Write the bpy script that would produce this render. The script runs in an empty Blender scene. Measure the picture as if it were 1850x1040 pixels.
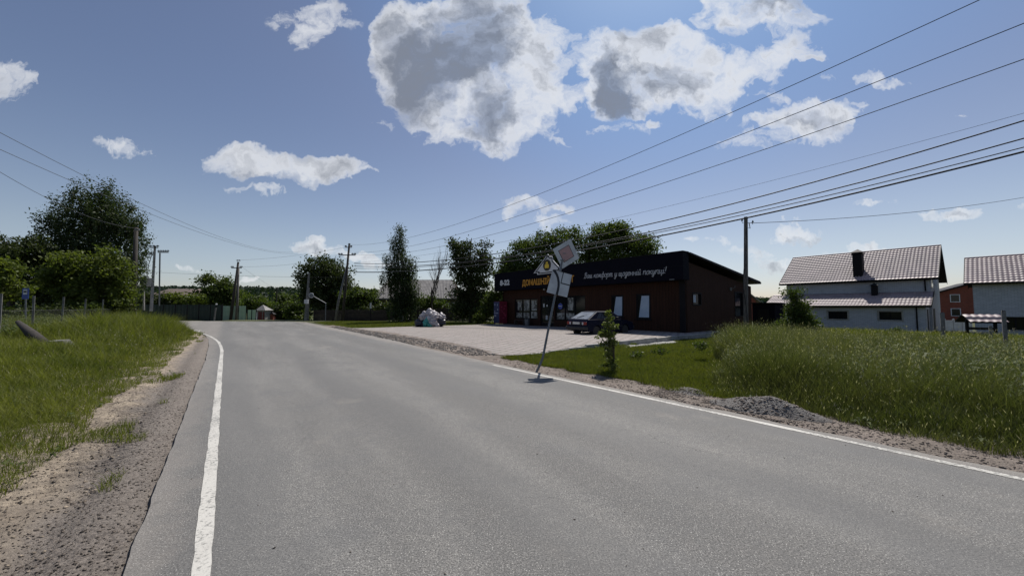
import bpy, bmesh, math, random
import numpy as np
from mathutils import Vector, Matrix
random.seed(7)
RS = np.random.RandomState(11)
sc = bpy.context.scene
col = sc.collection
rad = math.radians

# ------------------------------------------------------------------ camera
F, PITCH, EYE = 668.0, rad(3.0), 1.65
cam = bpy.data.cameras.new('camera'); cam_o = bpy.data.objects.new('camera', cam); col.objects.link(cam_o)
cam.sensor_width = 36; cam.lens = 36 * F / 1850; cam.clip_start = 0.05; cam.clip_end = 6000
cam_o.location = (0, 0, EYE); cam_o.rotation_euler = (math.pi / 2 + PITCH, 0, 0)
sc.camera = cam_o
sc.view_settings.view_transform = 'Standard'; sc.view_settings.look = 'None'
sc.view_settings.exposure = 0.0; sc.view_settings.gamma = 1.0

# ------------------------------------------------------------------ sky + sun
SUN_EL, SUN_AZ = rad(57), rad(25)
SKY_STR = 0.105
sun = bpy.data.lights.new('sun', 'SUN'); sun.energy = 5.0; sun.angle = rad(0.53); sun.color = (1, .95, .88)
sun_o = bpy.data.objects.new('sun', sun); col.objects.link(sun_o)
sdir = Vector((math.sin(SUN_AZ) * math.cos(SUN_EL), math.cos(SUN_AZ) * math.cos(SUN_EL), math.sin(SUN_EL)))
sun_o.rotation_euler = sdir.to_track_quat('Z', 'Y').to_euler()

class NT:
    """small node tree helper"""
    def __init__(s, tree): s.t = tree; s.n = tree.nodes; s.l = tree.links
    def node(s, kind, **kw):
        nd = s.n.new(kind)
        for k, v in kw.items():
            if k.startswith('i_'):
                key = k[2:]; key = int(key) if key.isdigit() else key.replace('_', ' ')
                s.put(nd.inputs[key], v)
            else: setattr(nd, k, v)
        return nd
    def put(s, sock, v):
        if isinstance(v, bpy.types.NodeSocket): s.l.new(v, sock)
        else: sock.default_value = v
    def math(s, op, a, b=None, c=None, clamp=False):
        nd = s.n.new('ShaderNodeMath'); nd.operation = op; nd.use_clamp = clamp
        s.put(nd.inputs[0], a)
        if b is not None: s.put(nd.inputs[1], b)
        if c is not None: s.put(nd.inputs[2], c)
        return nd.outputs[0]
    def vmath(s, op, a, b=None, c=None, out=0):
        nd = s.n.new('ShaderNodeVectorMath'); nd.operation = op
        s.put(nd.inputs[0], a)
        if b is not None: s.put(nd.inputs[1], b)
        if c is not None: s.put(nd.inputs[2], c)
        return nd.outputs[out]
    def noise(s, vec, scale, detail=4, rough=.5, dist=0.0, out=0):
        nd = s.n.new('ShaderNodeTexNoise')
        if vec is not None: s.l.new(vec, nd.inputs['Vector'])
        nd.inputs['Scale'].default_value = scale; nd.inputs['Detail'].default_value = detail
        nd.inputs['Roughness'].default_value = rough; nd.inputs['Distortion'].default_value = dist
        return nd.outputs[out]
    def step(s, v, a, b, lo=0.0, hi=1.0):
        nd = s.n.new('ShaderNodeMapRange'); nd.interpolation_type = 'SMOOTHSTEP'
        s.put(nd.inputs[0], v); nd.inputs[1].default_value = a; nd.inputs[2].default_value = b
        nd.inputs[3].default_value = lo; nd.inputs[4].default_value = hi
        return nd.outputs[0]
    def mix(s, f, a, b, kind='MIX'):
        nd = s.n.new('ShaderNodeMix'); nd.data_type = 'RGBA'; nd.blend_type = kind
        s.put(nd.inputs[0], f)
        s.put(nd.inputs[6], a if not isinstance(a, tuple) else (*a[:3], 1))
        s.put(nd.inputs[7], b if not isinstance(b, tuple) else (*b[:3], 1))
        return nd.outputs[2]

world = bpy.data.worlds.new('World'); sc.world = world; world.use_nodes = True
wt = NT(world.node_tree); wt.n.clear()
sky = wt.node('ShaderNodeTexSky', sky_type='NISHITA', sun_disc=False, sun_elevation=SUN_EL, sun_rotation=SUN_AZ,
              altitude=200, air_density=1.0, dust_density=.7, ozone_density=2.0)
tc = wt.node('ShaderNodeTexCoord')
dirv = tc.outputs['Generated']
sep = wt.node('ShaderNodeSeparateXYZ'); wt.l.new(dirv, sep.inputs[0])
yy = wt.math('MAXIMUM', sep.outputs[1], 0.02)
uu = wt.math('DIVIDE', sep.outputs[0], yy); vv = wt.math('DIVIDE', sep.outputs[2], yy)
cmb = wt.node('ShaderNodeCombineXYZ'); wt.l.new(uu, cmb.inputs[0]); wt.l.new(vv, cmb.inputs[1])
uv = cmb.outputs[0]
wn = wt.noise(uv, 3.5, 5, .6, out=1)
warp = wt.vmath('SUBTRACT', wn, (.5, .5, .5))
uvw = wt.vmath('MULTIPLY_ADD', warp, (.21, .21, 0), uv)
wn2 = wt.noise(uv, 14, 4, .6, out=1)
uvw = wt.vmath('MULTIPLY_ADD', wt.vmath('SUBTRACT', wn2, (.5, .5, .5)), (.06, .06, 0), uvw)
def cloud_uv(px, py):
    a, v = (px - 925) / F, (520 - py) / F
    y = math.cos(PITCH) - v * math.sin(PITCH); z = math.sin(PITCH) + v * math.cos(PITCH)
    return a / y, z / y
CLOUDS = [  # x, y, rx, ry, thickness
 (790,70,110,90,1.2),(860,40,110,100,1.5),(745,120,70,80,1.0),(800,190,90,80,1.2),(890,210,90,70,1.3),(900,120,110,90,1.1),
 (1000,60,100,55,.75),(960,170,90,60,.8),(1030,175,50,35,.5),(740,60,60,60,.8),(960,235,60,25,.5),
 (1120,120,80,70,1.4),(1110,170,55,50,1.2),(1190,110,90,85,1.1),(1240,140,100,60,1.0),(1230,70,80,50,.8),(1340,130,100,50,.8),(1420,95,70,40,.7),
 (1370,20,110,50,1.2),(1300,15,50,40,.6),
 (560,20,80,50,.75),(545,60,40,30,.5),(5,130,55,50,.9),
 (215,262,62,20,.75),(265,274,30,14,.5),(450,300,80,26,.9),(540,315,90,28,.9),(600,312,55,22,.7),(490,358,55,14,.75),
 (950,378,50,18,.85),(990,403,36,12,.5),(1455,225,110,35,1.05),(1370,262,60,22,.75),(1540,208,50,22,.6),
 (1590,152,45,16,.7),(1505,155,18,12,.5),(1405,178,22,16,.42),(1172,219,26,11,.65),(1735,186,22,8,.5),
 (580,448,52,18,.95),(655,460,40,11,.75),(340,472,38,10,.6),(465,495,20,8,.6),
 (1430,415,60,18,.85),(1270,436,40,12,.65),(1350,448,55,14,.55),(1400,466,75,12,.62),(1500,455,50,10,.42),(1725,402,56,14,.8),(1590,372,30,9,.45),(1700,370,200,14,.4),(1580,448,50,10,.5),
 (1130,235,40,14,.35),(1075,235,26,10,.42),(690,235,30,24,.40),(1040,110,40,30,.45),(1010,250,30,10,.42),(1290,190,50,16,.45),(640,40,20,16,.38),(330,262,18,8,.36),(655,322,24,8,.42),(1465,120,24,10,.42),(1560,190,30,10,.42),(1020,378,20,8,.38),(420,345,30,8,.36),(700,470,60,12,.4),(450,290,40,14,.4)]
tot = None
for (px, py, rx, ry, amp) in CLOUDS:
    u0, v0 = cloud_uv(px, py)
    s_ = wt.vmath('SUBTRACT', uvw, (u0, v0, 0))
    s_ = wt.vmath('MULTIPLY', s_, (F / (rx * 1.14), F / (ry * 1.14), 0))
    d2 = wt.vmath('DOT_PRODUCT', s_, s_, out=1)
    k = wt.math('MULTIPLY_ADD', d2, -amp, amp)
    k = wt.math('MAXIMUM', k, 0.0)
    tot = k if tot is None else wt.math('ADD', tot, k)
fb = wt.noise(uvw, 9.0, 9, .62)
fb2 = wt.noise(uvw, 4.0, 6, .55)
fb = wt.math('SUBTRACT', fb, .5); fb2 = wt.math('SUBTRACT', fb2, .5)
tot = wt.math('MINIMUM', tot, 1.0)
fb3 = wt.math('SUBTRACT', wt.noise(uvw, 24.0, 7, .62), .5)
field = wt.math('MULTIPLY_ADD', fb, 2.7, tot)
field = wt.math('MULTIPLY_ADD', fb2, 2.3, field)
field = wt.math('MULTIPLY_ADD', fb3, 1.0, field)
dens = wt.math('MAXIMUM', wt.math('SUBTRACT', field, .24), 0.0)
alpha = wt.math('SUBTRACT', 1.0, wt.math('EXPONENT', wt.math('MULTIPLY', dens, -2.0)))
alpha = wt.math('MULTIPLY', alpha, wt.step(tot, 0.0, .30))
wn3 = wt.vmath('SUBTRACT', wt.noise(uv, 8, 5, .65, out=1), (.5, .5, .5))
uvd = wt.vmath('MULTIPLY_ADD', wn3, (.20, .20, 0), uvw)
DARKS = [(860,55,60,75,1.5),(775,95,60,50,1.2),(820,120,60,40,.9),(745,185,42,34,1.1),(885,212,44,34,1.5),(1105,140,30,52,1.5),(1125,175,30,24,1.1),
 (1205,135,46,26,.9),(1385,5,60,22,1.1),(1330,60,40,20,.5),(1450,232,60,12,.7),(950,382,36,9,.6),(580,452,34,8,.6),(1440,424,50,11,.9),(1410,470,50,10,.9),(1350,452,50,10,.6),(1725,407,34,7,.7),(480,325,60,10,.6),(560,332,50,10,.4),(5,140,40,26,.5)]
dk = None
for (px, py, rx, ry, amp) in DARKS:
    u0, v0 = cloud_uv(px, py)
    s_ = wt.vmath('MULTIPLY', wt.vmath('SUBTRACT', uvd, (u0, v0, 0)), (F / (rx * 1.7), F / (ry * 1.7), 0))
    d2 = wt.vmath('DOT_PRODUCT', s_, s_, out=1)
    k = wt.math('MAXIMUM', wt.math('MULTIPLY_ADD', d2, -amp, amp), 0.0)
    dk = k if dk is None else wt.math('ADD', dk, k)
thick = wt.math('MULTIPLY_ADD', dens, .30, wt.math('MULTIPLY', wt.math('MINIMUM', dk, 1.5), .46))
thick = wt.math('MULTIPLY_ADD', fb2, 1.5, thick)
thick = wt.math('MULTIPLY_ADD', fb, .95, thick)
thick = wt.math('MULTIPLY_ADD', fb3, .22, thick)
ramp = wt.node('ShaderNodeValToRGB'); wt.l.new(thick, ramp.inputs[0]); ramp.color_ramp.interpolation = 'B_SPLINE'
els = ramp.color_ramp.elements
els[0].position = 0.0; els[0].color = (.80, .82, .85, 1); els[1].position = 1.0; els[1].color = (.19, .215, .27, 1)
for pos_, c_ in ((.22, (.86, .87, .89, 1)), (.42, (.62, .64, .68, 1)), (.68, (.36, .385, .435, 1))):
    e_ = els.new(pos_); e_.color = c_
ccol = ramp.outputs[0]
ccol = wt.vmath('SCALE', ccol); ccol.node.inputs[3].default_value = 1 / SKY_STR
# thin summer haze low down and the blue of the upper sky
skyc = wt.vmath('MULTIPLY', sky.outputs[0], (.89, .80, .80))
lowhaze = wt.step(sep.outputs[2], 0.0, .42, 1.0, 0.0)
skyc = wt.mix(wt.step(sep.outputs[2], .0, .45, .85, 0.0), skyc, wt.vmath('MULTIPLY', skyc, (1.22, 1.17, 1.06)))
low2 = wt.step(sep.outputs[2], 0.0, .16, 1.0, 0.0)
skyc = wt.mix(low2, skyc, wt.vmath('MULTIPLY', skyc, (.82, .90, 1.08)))
nsun = wt.step(wt.vmath('DOT_PRODUCT', dirv, tuple(sdir), out=1), .70, .96)
skyc = wt.mix(nsun, skyc, wt.vmath('MULTIPLY', skyc, (.80, 1.10, 1.25)))
mixc = wt.mix(alpha, skyc, ccol)
bg = wt.node('ShaderNodeBackground'); wt.l.new(mixc, bg.inputs[0]); bg.inputs[1].default_value = SKY_STR
wo = wt.node('ShaderNodeOutputWorld'); wt.l.new(bg.outputs[0], wo.inputs[0])
world.cycles.sampling_method = 'MANUAL'; world.cycles.sample_map_resolution = 512

# ------------------------------------------------------------------ coordinates
def ray(px, py):
    a, v = (px - 925) / F, (520 - py) / F
    return a, math.cos(PITCH) - v * math.sin(PITCH), math.sin(PITCH) + v * math.cos(PITCH)
def G(px, py, z=0.0):
    x, y, zz = ray(px, py); t = (z - EYE) / zz
    return (x * t, y * t)
def P(px, py, Y):
    x, y, z = ray(px, py); t = Y / y
    return Vector((x * t, Y, EYE + z * t))
DX, DY = -.6113, .7914                 # direction of the road
def NA(n, a, z=0.0): return (DY * n + DX * a, -DX * n + DY * a, z)
def toNA(x, y): return DY * x - DX * y, DX * x + DY * y
def ss(v, a, b):
    t = np.clip((np.asarray(v, float) - a) / (b - a), 0, 1); return t * t * (3 - 2 * t)
def vnoise(x, y, s, seed=0):
    """smooth value noise in metres"""
    x = np.asarray(x, float) / s + 1000.3 + seed * 17.1; y = np.asarray(y, float) / s + 1000.7 + seed * 31.7
    xi, yi = np.floor(x).astype(np.int64), np.floor(y).astype(np.int64)
    fx, fy = x - xi, y - yi; fx = fx * fx * (3 - 2 * fx); fy = fy * fy * (3 - 2 * fy)
    def h(i, j):
        k = (i * 374761393 + j * 668265263 + seed * 1442695) & 0xffffffff
        k = ((k ^ (k >> 13)) * 1274126177) & 0xffffffff
        return ((k ^ (k >> 16)) & 0xffff) / 65535.0
    return (h(xi, yi) * (1 - fx) + h(xi + 1, yi) * fx) * (1 - fy) + (h(xi, yi + 1) * (1 - fx) + h(xi + 1, yi + 1) * fx) * fy
def fbm(x, y, s, o=4, seed=0):
    r = 0; a = .5
    for k in range(o): r = r + a * vnoise(x, y, s / 2 ** k, seed + k); a *= .5
    return r
def H(x, y):
    x = np.asarray(x, float); y = np.asarray(y, float)
    n, a = toNA(x, y)
    m = -.5 * (x + 22.5) - .85 * (y - 25.9)
    z = .50 * ss(-n, 1.6, 6) * ss(a, 3, 15) * ss(m, .6, 4)
    z = z - .5 * ss(n, 31, 38)
    z = z - 1.6 * ss(y, 50, 66) * ss(-x, -12, 0)
    return z
def inside(x, y, poly):
    c = np.zeros(np.shape(x), bool); j = len(poly) - 1
    for i in range(len(poly)):
        xi, yi = poly[i][:2]; xj, yj = poly[j][:2]
        if yi != yj:
            c ^= ((yi > y) != (yj > y)) & (x < (xj - xi) * (y - yi) / (yj - yi) + xi)
        j = i
    return c

# ------------------------------------------------------------------ objects
def tag(o, label=None, cat=None, group=None, kind=None):
    if label: o['label'] = label
    if cat: o['category'] = cat
    if group: o['group'] = group
    if kind: o['kind'] = kind
    return o
def empty(name, loc=(0, 0, 0), rz=0.0, label=None, cat=None, group=None):
    o = bpy.data.objects.new(name, None); col.objects.link(o); o.location = loc; o.rotation_euler = (0, 0, rz)
    o.empty_display_size = .2
    return tag(o, label, cat, group)
def link_mesh(name, me, m, parent=None, smooth=False):
    if m is not None: me.materials.append(m)
    o = bpy.data.objects.new(name, me); col.objects.link(o)
    if parent is not None: o.parent = parent
    if smooth: me.polygons.foreach_set('use_smooth', [True] * len(me.polygons))
    return o
def copy_tree(o, parent=None):
    c = o.copy(); col.objects.link(c); c.parent = parent
    for ch in [k for k in bpy.data.objects if k.parent == o]: copy_tree(ch, c)
    return c

def np_mesh(name, verts, quads=None, tris=None, attrs=None, m=None, parent=None, smooth=False):
    me = bpy.data.meshes.new(name)
    verts = np.asarray(verts, np.float32); nq = 0 if quads is None else len(quads); ntr = 0 if tris is None else len(tris)
    me.vertices.add(len(verts)); me.vertices.foreach_set('co', verts.ravel())
    li = []
    if nq: li.append(np.asarray(quads, np.int32).ravel())
    if ntr: li.append(np.asarray(tris, np.int32).ravel())
    li = np.concatenate(li); me.loops.add(len(li)); me.loops.foreach_set('vertex_index', li)
    me.polygons.add(nq + ntr)
    starts = np.concatenate([np.arange(nq) * 4, nq * 4 + np.arange(ntr) * 3]).astype(np.int32)
    me.polygons.foreach_set('loop_start', starts)
    me.update(calc_edges=True)
    for k, v in (attrs or {}).items():
        at = me.attributes.new(k, 'FLOAT', 'POINT'); at.data.foreach_set('value', np.asarray(v, np.float32))
    return link_mesh(name, me, m, parent, smooth)

class MB:
    def __init__(s): s.v = []; s.f = []
    def add(s, vs, fs):
        b = len(s.v); s.v += [tuple(v) for v in vs]; s.f += [tuple(b + i for i in f) for f in fs]; return s
    def box(s, x0, x1, y0, y1, z0, z1):
        vs = [(x0, y0, z0), (x1, y0, z0), (x1, y1, z0), (x0, y1, z0), (x0, y0, z1), (x1, y0, z1), (x1, y1, z1), (x0, y1, z1)]
        return s.add(vs, [(0, 3, 2, 1), (4, 5, 6, 7), (0, 1, 5, 4), (1, 2, 6, 5), (2, 3, 7, 6), (3, 0, 4, 7)])
    def prism(s, pts, ext, axis='y', o=0.0):
        """2D polygon extruded: axis y -> pts are (x,z); axis x -> (y,z); axis z -> (x,y)"""
        def mk(p, t):
            return {'y': (p[0], t, p[1]), 'x': (t, p[0], p[1]), 'z': (p[0], p[1], t)}[axis]
        n = len(pts); vs = [mk(p, o) for p in pts] + [mk(p, o + ext) for p in pts]
        fs = [tuple(range(n)), tuple(range(2 * n - 1, n - 1, -1))] + [(i, i + n, (i + 1) % n + n, (i + 1) % n) for i in range(n)]
        return s.add(vs, fs)
    def tube(s, pts, r, k=8, cap=True):
        pts = [Vector(p) for p in pts]; rs = r if isinstance(r, (list, tuple)) else [r] * len(pts)
        vs = []; u = None
        for i, p in enumerate(pts):
            d = (pts[min(i + 1, len(pts) - 1)] - pts[max(i - 1, 0)]).normalized()
            if u is None or abs(u.dot(d)) > .95:
                u = Vector((1, 0, 0)) if abs(d.x) < .9 else Vector((0, 1, 0))
            u = (u - d * u.dot(d)).normalized(); w = d.cross(u)
            for j in range(k):
                t = 2 * math.pi * j / k; vs.append(p + (u * math.cos(t) + w * math.sin(t)) * rs[i])
        fs = [(i * k + j, i * k + (j + 1) % k, (i + 1) * k + (j + 1) % k, (i + 1) * k + j) for i in range(len(pts) - 1) for j in range(k)]
        if cap: fs += [tuple(range(k - 1, -1, -1)), tuple(range((len(pts) - 1) * k, len(pts) * k))]
        return s.add(vs, fs)
    def lathe(s, prof, c=(0, 0, 0), k=16, axis='z'):
        vs = []
        for (r, h) in prof:
            for j in range(k):
                t = 2 * math.pi * j / k; a, b = r * math.cos(t), r * math.sin(t)
                vs.append({'z': (c[0] + a, c[1] + b, c[2] + h), 'y': (c[0] + a, c[1] + h, c[2] + b), 'x': (c[0] + h, c[1] + a, c[2] + b)}[axis])
        n = len(prof)
        fs = [(i * k + j, i * k + (j + 1) % k, (i + 1) * k + (j + 1) % k, (i + 1) * k + j) for i in range(n - 1) for j in range(k)]
        fs += [tuple(range(k - 1, -1, -1)), tuple(range((n - 1) * k, n * k))]
        return s.add(vs, fs)
    def build(s, name, m, parent=None, smooth=False, bevel=0, seg=2):
        me = bpy.data.meshes.new(name); me.from_pydata(s.v, [], s.f)
        bm = bmesh.new(); bm.from_mesh(me)
        if bevel: bmesh.ops.remove_doubles(bm, verts=bm.verts, dist=1e-5)
        bmesh.ops.recalc_face_normals(bm, faces=bm.faces); bm.to_mesh(me); bm.free()
        o = link_mesh(name, me, m, parent, smooth)
        if bevel:
            b = o.modifiers.new('bevel', 'BEVEL'); b.width = bevel; b.segments = seg; b.limit_method = 'ANGLE'; b.angle_limit = rad(35)
        if smooth:
            try: me.shade_smooth() if False else None
            except Exception: pass
        return o
def box(name, x0, x1, y0, y1, z0, z1, m, parent=None, bevel=0):
    return MB().box(x0, x1, y0, y1, z0, z1).build(name, m, parent, bevel=bevel)

# ------------------------------------------------------------------ materials
def mat(name, c1, c2=None, scale=4.0, rough=.8, bump=0.0, bscale=None, metal=0.0, spec=.5, detail=5, coat=0.0, lo=.35, hi=.65, stretch=(1, 1, 1), emit=None):
    m = bpy.data.materials.new(name); m.use_nodes = True; t = NT(m.node_tree)
    p = t.n['Principled BSDF']; tc = t.node('ShaderNodeTexCoord'); v = tc.outputs['Object']
    if stretch != (1, 1, 1): v = t.vmath('MULTIPLY', v, stretch)
    if c2 is None: c2 = tuple(c * .8 for c in c1)
    f = t.step(t.noise(v, scale, detail, .6), lo, hi)
    t.l.new(t.mix(f, c1, c2), p.inputs['Base Color'])
    p.inputs['Roughness'].default_value = rough; p.inputs['Metallic'].default_value = metal
    p.inputs['Specular IOR Level'].default_value = spec; p.inputs['Coat Weight'].default_value = coat
    if bump:
        b = t.node('ShaderNodeBump'); b.inputs['Strength'].default_value = 1; b.inputs['Distance'].default_value = bump
        t.l.new(t.noise(v, bscale or scale * 4, 4, .6), b.inputs['Height']); t.l.new(b.outputs[0], p.inputs['Normal'])
    return m
def leaf_mat(name, c1, c2, trans=.4, rough=.55, head=None, fine=None):
    m = bpy.data.materials.new(name); m.use_nodes = True; t = NT(m.node_tree)
    p = t.n['Principled BSDF']; out = t.n['Material Output']
    at = t.node('ShaderNodeAttribute', attribute_name='rnd')
    tc = t.node('ShaderNodeTexCoord')
    nz = t.noise(tc.outputs['Object'], fine or .5, 3, .6)
    f = t.math('MULTIPLY_ADD', at.outputs['Fac'], .6, t.math('MULTIPLY_ADD', nz, 1.6, -.65), clamp=True)
    c = t.mix(f, c1, c2)
    if head:
        hd = t.node('ShaderNodeAttribute', attribute_name='head'); c = t.mix(hd.outputs['Fac'], c, head)
    t.l.new(c, p.inputs['Base Color']); p.inputs['Roughness'].default_value = rough; p.inputs['Specular IOR Level'].default_value = .2
    tr = t.node('ShaderNodeBsdfTranslucent')
    t.l.new(t.mix(1.0, c, (1.15, 1.25, .55), 'MULTIPLY'), tr.inputs[0])
    mx = t.node('ShaderNodeMixShader'); mx.inputs[0].default_value = trans
    t.l.new(p.outputs[0], mx.inputs[1]); t.l.new(tr.outputs[0], mx.inputs[2]); t.l.new(mx.outputs[0], out.inputs[0])
    return m
def plain(name, c, rough=.5, metal=0.0, spec=.5, alpha=None):
    return mat(name, c, tuple(k * .88 for k in c), 9.0, rough, metal=metal, spec=spec)
M = {}
# ---- asphalt
def asphalt():
    m = bpy.data.materials.new('asphalt'); m.use_nodes = True; t = NT(m.node_tree); p = t.n['Principled BSDF']
    tc = t.node('ShaderNodeTexCoord'); o = tc.outputs['Object']
    mp = t.node('ShaderNodeMapping'); mp.inputs['Rotation'].default_value = (0, 0, -math.atan2(DY, DX)); t.l.new(o, mp.inputs[0])
    r = mp.outputs[0]                                     # x along the road, y across
    big = t.noise(t.vmath('MULTIPLY', r, (.12, .9, 1)), 1.0, 4, .55)
    med = t.noise(o, 1.3, 5, .6)
    c = t.mix(t.step(big, .35, .68), (.190, .182, .170), (.285, .273, .252))
    c = t.mix(t.step(med, .45, .75, 0, .6), c, (.175, .174, .172))
    fine = t.noise(o, 78, 5, .8)
    c = t.mix(t.step(fine, .42, .57), t.mix(.84, c, (.035, .034, .032)), c)
    mid = t.noise(o, 14, 4, .7)
    c = t.mix(t.step(mid, .38, .6, .42, 0), c, (.10, .098, .095))
    vo = t.node('ShaderNodeTexVoronoi'); vo.inputs['Scale'].default_value = 72; t.l.new(o, vo.inputs['Vector'])
    sp = t.math('MULTIPLY', t.step(vo.outputs['Distance'], .26, .16), t.step(t.math('FRACT', t.math('MULTIPLY', vo.outputs['Position'], 1.0)) if False else t.noise(o, 160, 2), .46, .56))
    c = t.mix(t.math('MULTIPLY', sp, .95), c, (.62, .60, .55))
    sp3 = t.node('ShaderNodeSeparateXYZ'); t.l.new(r, sp3.inputs[0]); ac = t.math('MULTIPLY', sp3.outputs[1], -1.0)
    wv = t.math('MULTIPLY_ADD', t.noise(o, .35, 3), 1.0, ac)
    lane = t.math('SINE', t.math('MULTIPLY_ADD', wv, 3.3, -.6))
    c = t.mix(t.step(lane, .1, .95, 0, .42), c, (.115, .113, .11))
    edge_l = t.step(t.math('MULTIPLY_ADD', t.noise(o, 1.8, 5, .7), 1.1, t.math('MULTIPLY', ac, -1.0)), .62, 1.05, 0, .35)
    edge_r = t.step(t.math('MULTIPLY_ADD', t.noise(o, 1.5, 5, .7), 1.2, ac), 6.45, 7.0, 0, .5)
    c = t.mix(t.math('MAXIMUM', edge_l, edge_r), c, (.27, .24, .21))
    cv = t.node('ShaderNodeTexVoronoi', feature='DISTANCE_TO_EDGE'); cv.inputs['Scale'].default_value = .33
    t.l.new(t.vmath('ADD', o, t.vmath('SCALE', t.noise(o, 1.6, 6, .7, out=1))), cv.inputs['Vector'])
    crack = t.math('MULTIPLY', t.step(cv.outputs['Distance'], .0045, .0015), t.step(t.noise(o, .22, 3), .50, .60))
    c = t.mix(t.math('MULTIPLY', crack, .75), c, (.05, .048, .045))
    pt = t.step(t.noise(o, .9, 2, .4), .62, .64, 0, .25)
    c = t.mix(pt, c, (.13, .128, .125))
    # dusty pale stains
    du = t.noise(o, .55, 5, .65)
    c = t.mix(t.step(du, .58, .78, 0, .45), c, (.30, .27, .23))
    # dark spots
    vo2 = t.node('ShaderNodeTexVoronoi'); vo2.inputs['Scale'].default_value = 1.1; t.l.new(t.vmath('ADD', o, t.vmath('SCALE', t.noise(o, 9, 3, out=1))), vo2.inputs['Vector'])
    c = t.mix(t.step(vo2.outputs['Distance'], .055, .03, 0, .55), c, (.035, .033, .03))
    t.l.new(c, p.inputs['Base Color']); p.inputs['Roughness'].default_value = .78; p.inputs['Specular IOR Level'].default_value = .42
    b = t.node('ShaderNodeBump'); b.inputs['Strength'].default_value = 1; b.inputs['Distance'].default_value = .006
    t.l.new(t.noise(o, 75, 5, .7), b.inputs['Height']); t.l.new(b.outputs[0], p.inputs['Normal'])
    return m
M['asphalt'] = asphalt()
def paint_line():
    m = bpy.data.materials.new('road_paint'); m.use_nodes = True; t = NT(m.node_tree); p = t.n['Principled BSDF']
    o = t.node('ShaderNodeTexCoord').outputs['Object']
    w = t.noise(o, 30, 6, .7); w2 = t.noise(o, 1.2, 3)
    c = t.mix(t.step(t.math('MULTIPLY_ADD', w2, .45, w), .70, .86), (.52, .50, .455), (.2, .195, .18)); c = t.mix(t.step(t.noise(o, 3, 5, .7), .5, .75, 0, .45), c, (.30, .28, .25))
    t.l.new(c, p.inputs['Base Color']); p.inputs['Roughness'].default_value = .7
    b = t.node('ShaderNodeBump'); b.inputs['Distance'].default_value = .004; t.l.new(t.noise(o, 75, 5, .7), b.inputs['Height']); t.l.new(b.outputs[0], p.inputs['Normal'])
    return m
M['paint'] = paint_line()
def dirt(name, c1, c2, c3, k=1.0):
    m = bpy.data.materials.new(name); m.use_nodes = True; t = NT(m.node_tree); p = t.n['Principled BSDF']
    o = t.node('ShaderNodeTexCoord').outputs['Object']
    a = t.noise(o, 1.5 * k, 6, .65); b_ = t.noise(o, 28 * k, 5, .7)
    c = t.mix(t.step(a, .38, .62), c1, c2); c = t.mix(t.step(b_, .45, .68), c, c3)
    vo = t.node('ShaderNodeTexVoronoi'); vo.inputs['Scale'].default_value = 45 * k; t.l.new(o, vo.inputs['Vector'])
    c = t.mix(t.step(vo.outputs['Distance'], .0, .5, .5, 0), c, t.mix(vo.outputs['Color'].node.outputs['Distance'], (.10, .09, .08), (.42, .38, .33)))
    t.l.new(c, p.inputs['Base Color']); p.inputs['Roughness'].default_value = .95; p.inputs['Specular IOR Level'].default_value = .2
    bp = t.node('ShaderNodeBump'); bp.inputs['Distance'].default_value = .03; h = t.math('ADD', b_, t.math('MULTIPLY', vo.outputs['Distance'], -.6))
    t.l.new(h, bp.inputs['Height']); t.l.new(bp.outputs[0], p.inputs['Normal'])
    return m
M['gravel'] = dirt('gravel_dirt', (.21, .175, .145), (.15, .125, .105), (.10, .088, .075))
M['clay'] = dirt('dry_clay', (.40, .33, .25), (.30, .245, .185), (.20, .16, .12), .6)
M['verge'] = dirt('pale_verge', (.30, .25, .215), (.22, .185, .155), (.13, .11, .095))
M['mound'] = dirt('asphalt_millings', (.25, .235, .22), (.17, .158, .148), (.09, .082, .077), 1.0)
M['soil'] = dirt('soil_under_grass', (.07, .085, .03), (.05, .06, .022), (.10, .09, .05), .7)
def pavers():
    m = bpy.data.materials.new('concrete_pavers'); m.use_nodes = True; t = NT(m.node_tree); p = t.n['Principled BSDF']
    o = t.node('ShaderNodeTexCoord').outputs['Object']
    mp = t.node('ShaderNodeMapping'); mp.inputs['Rotation'].default_value = (0, 0, -math.atan2(DY, DX)); t.l.new(o, mp.inputs[0])
    br = t.node('ShaderNodeTexBrick'); t.l.new(mp.outputs[0], br.inputs['Vector']); br.inputs['Scale'].default_value = 1
    br.inputs['Brick Width'].default_value = .42; br.inputs['Row Height'].default_value = .42; br.inputs['Mortar Size'].default_value = .035
    br.inputs['Color1'].default_value = (.33, .288, .27, 1); br.inputs['Color2'].default_value = (.265, .235, .22, 1); br.inputs['Mortar'].default_value = (.13, .11, .085, 1)
    n1 = t.noise(o, .5, 5, .65); n2 = t.noise(o, 12, 5, .7)
    c = t.mix(t.step(n1, .42, .7, 0, .5), br.outputs[0], (.26, .24, .22)); c = t.mix(t.step(n2, .45, .75, 0, .5), c, (.17, .15, .14))
    t.l.new(c, p.inputs['Base Color']); p.inputs['Roughness'].default_value = .85
    bp = t.node('ShaderNodeBump'); bp.inputs['Distance'].default_value = .008; t.l.new(t.math('SUBTRACT', n2, br.outputs['Fac']), bp.inputs['Height']); t.l.new(bp.outputs[0], p.inputs['Normal'])
    return m
M['pavers'] = pavers()
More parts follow.
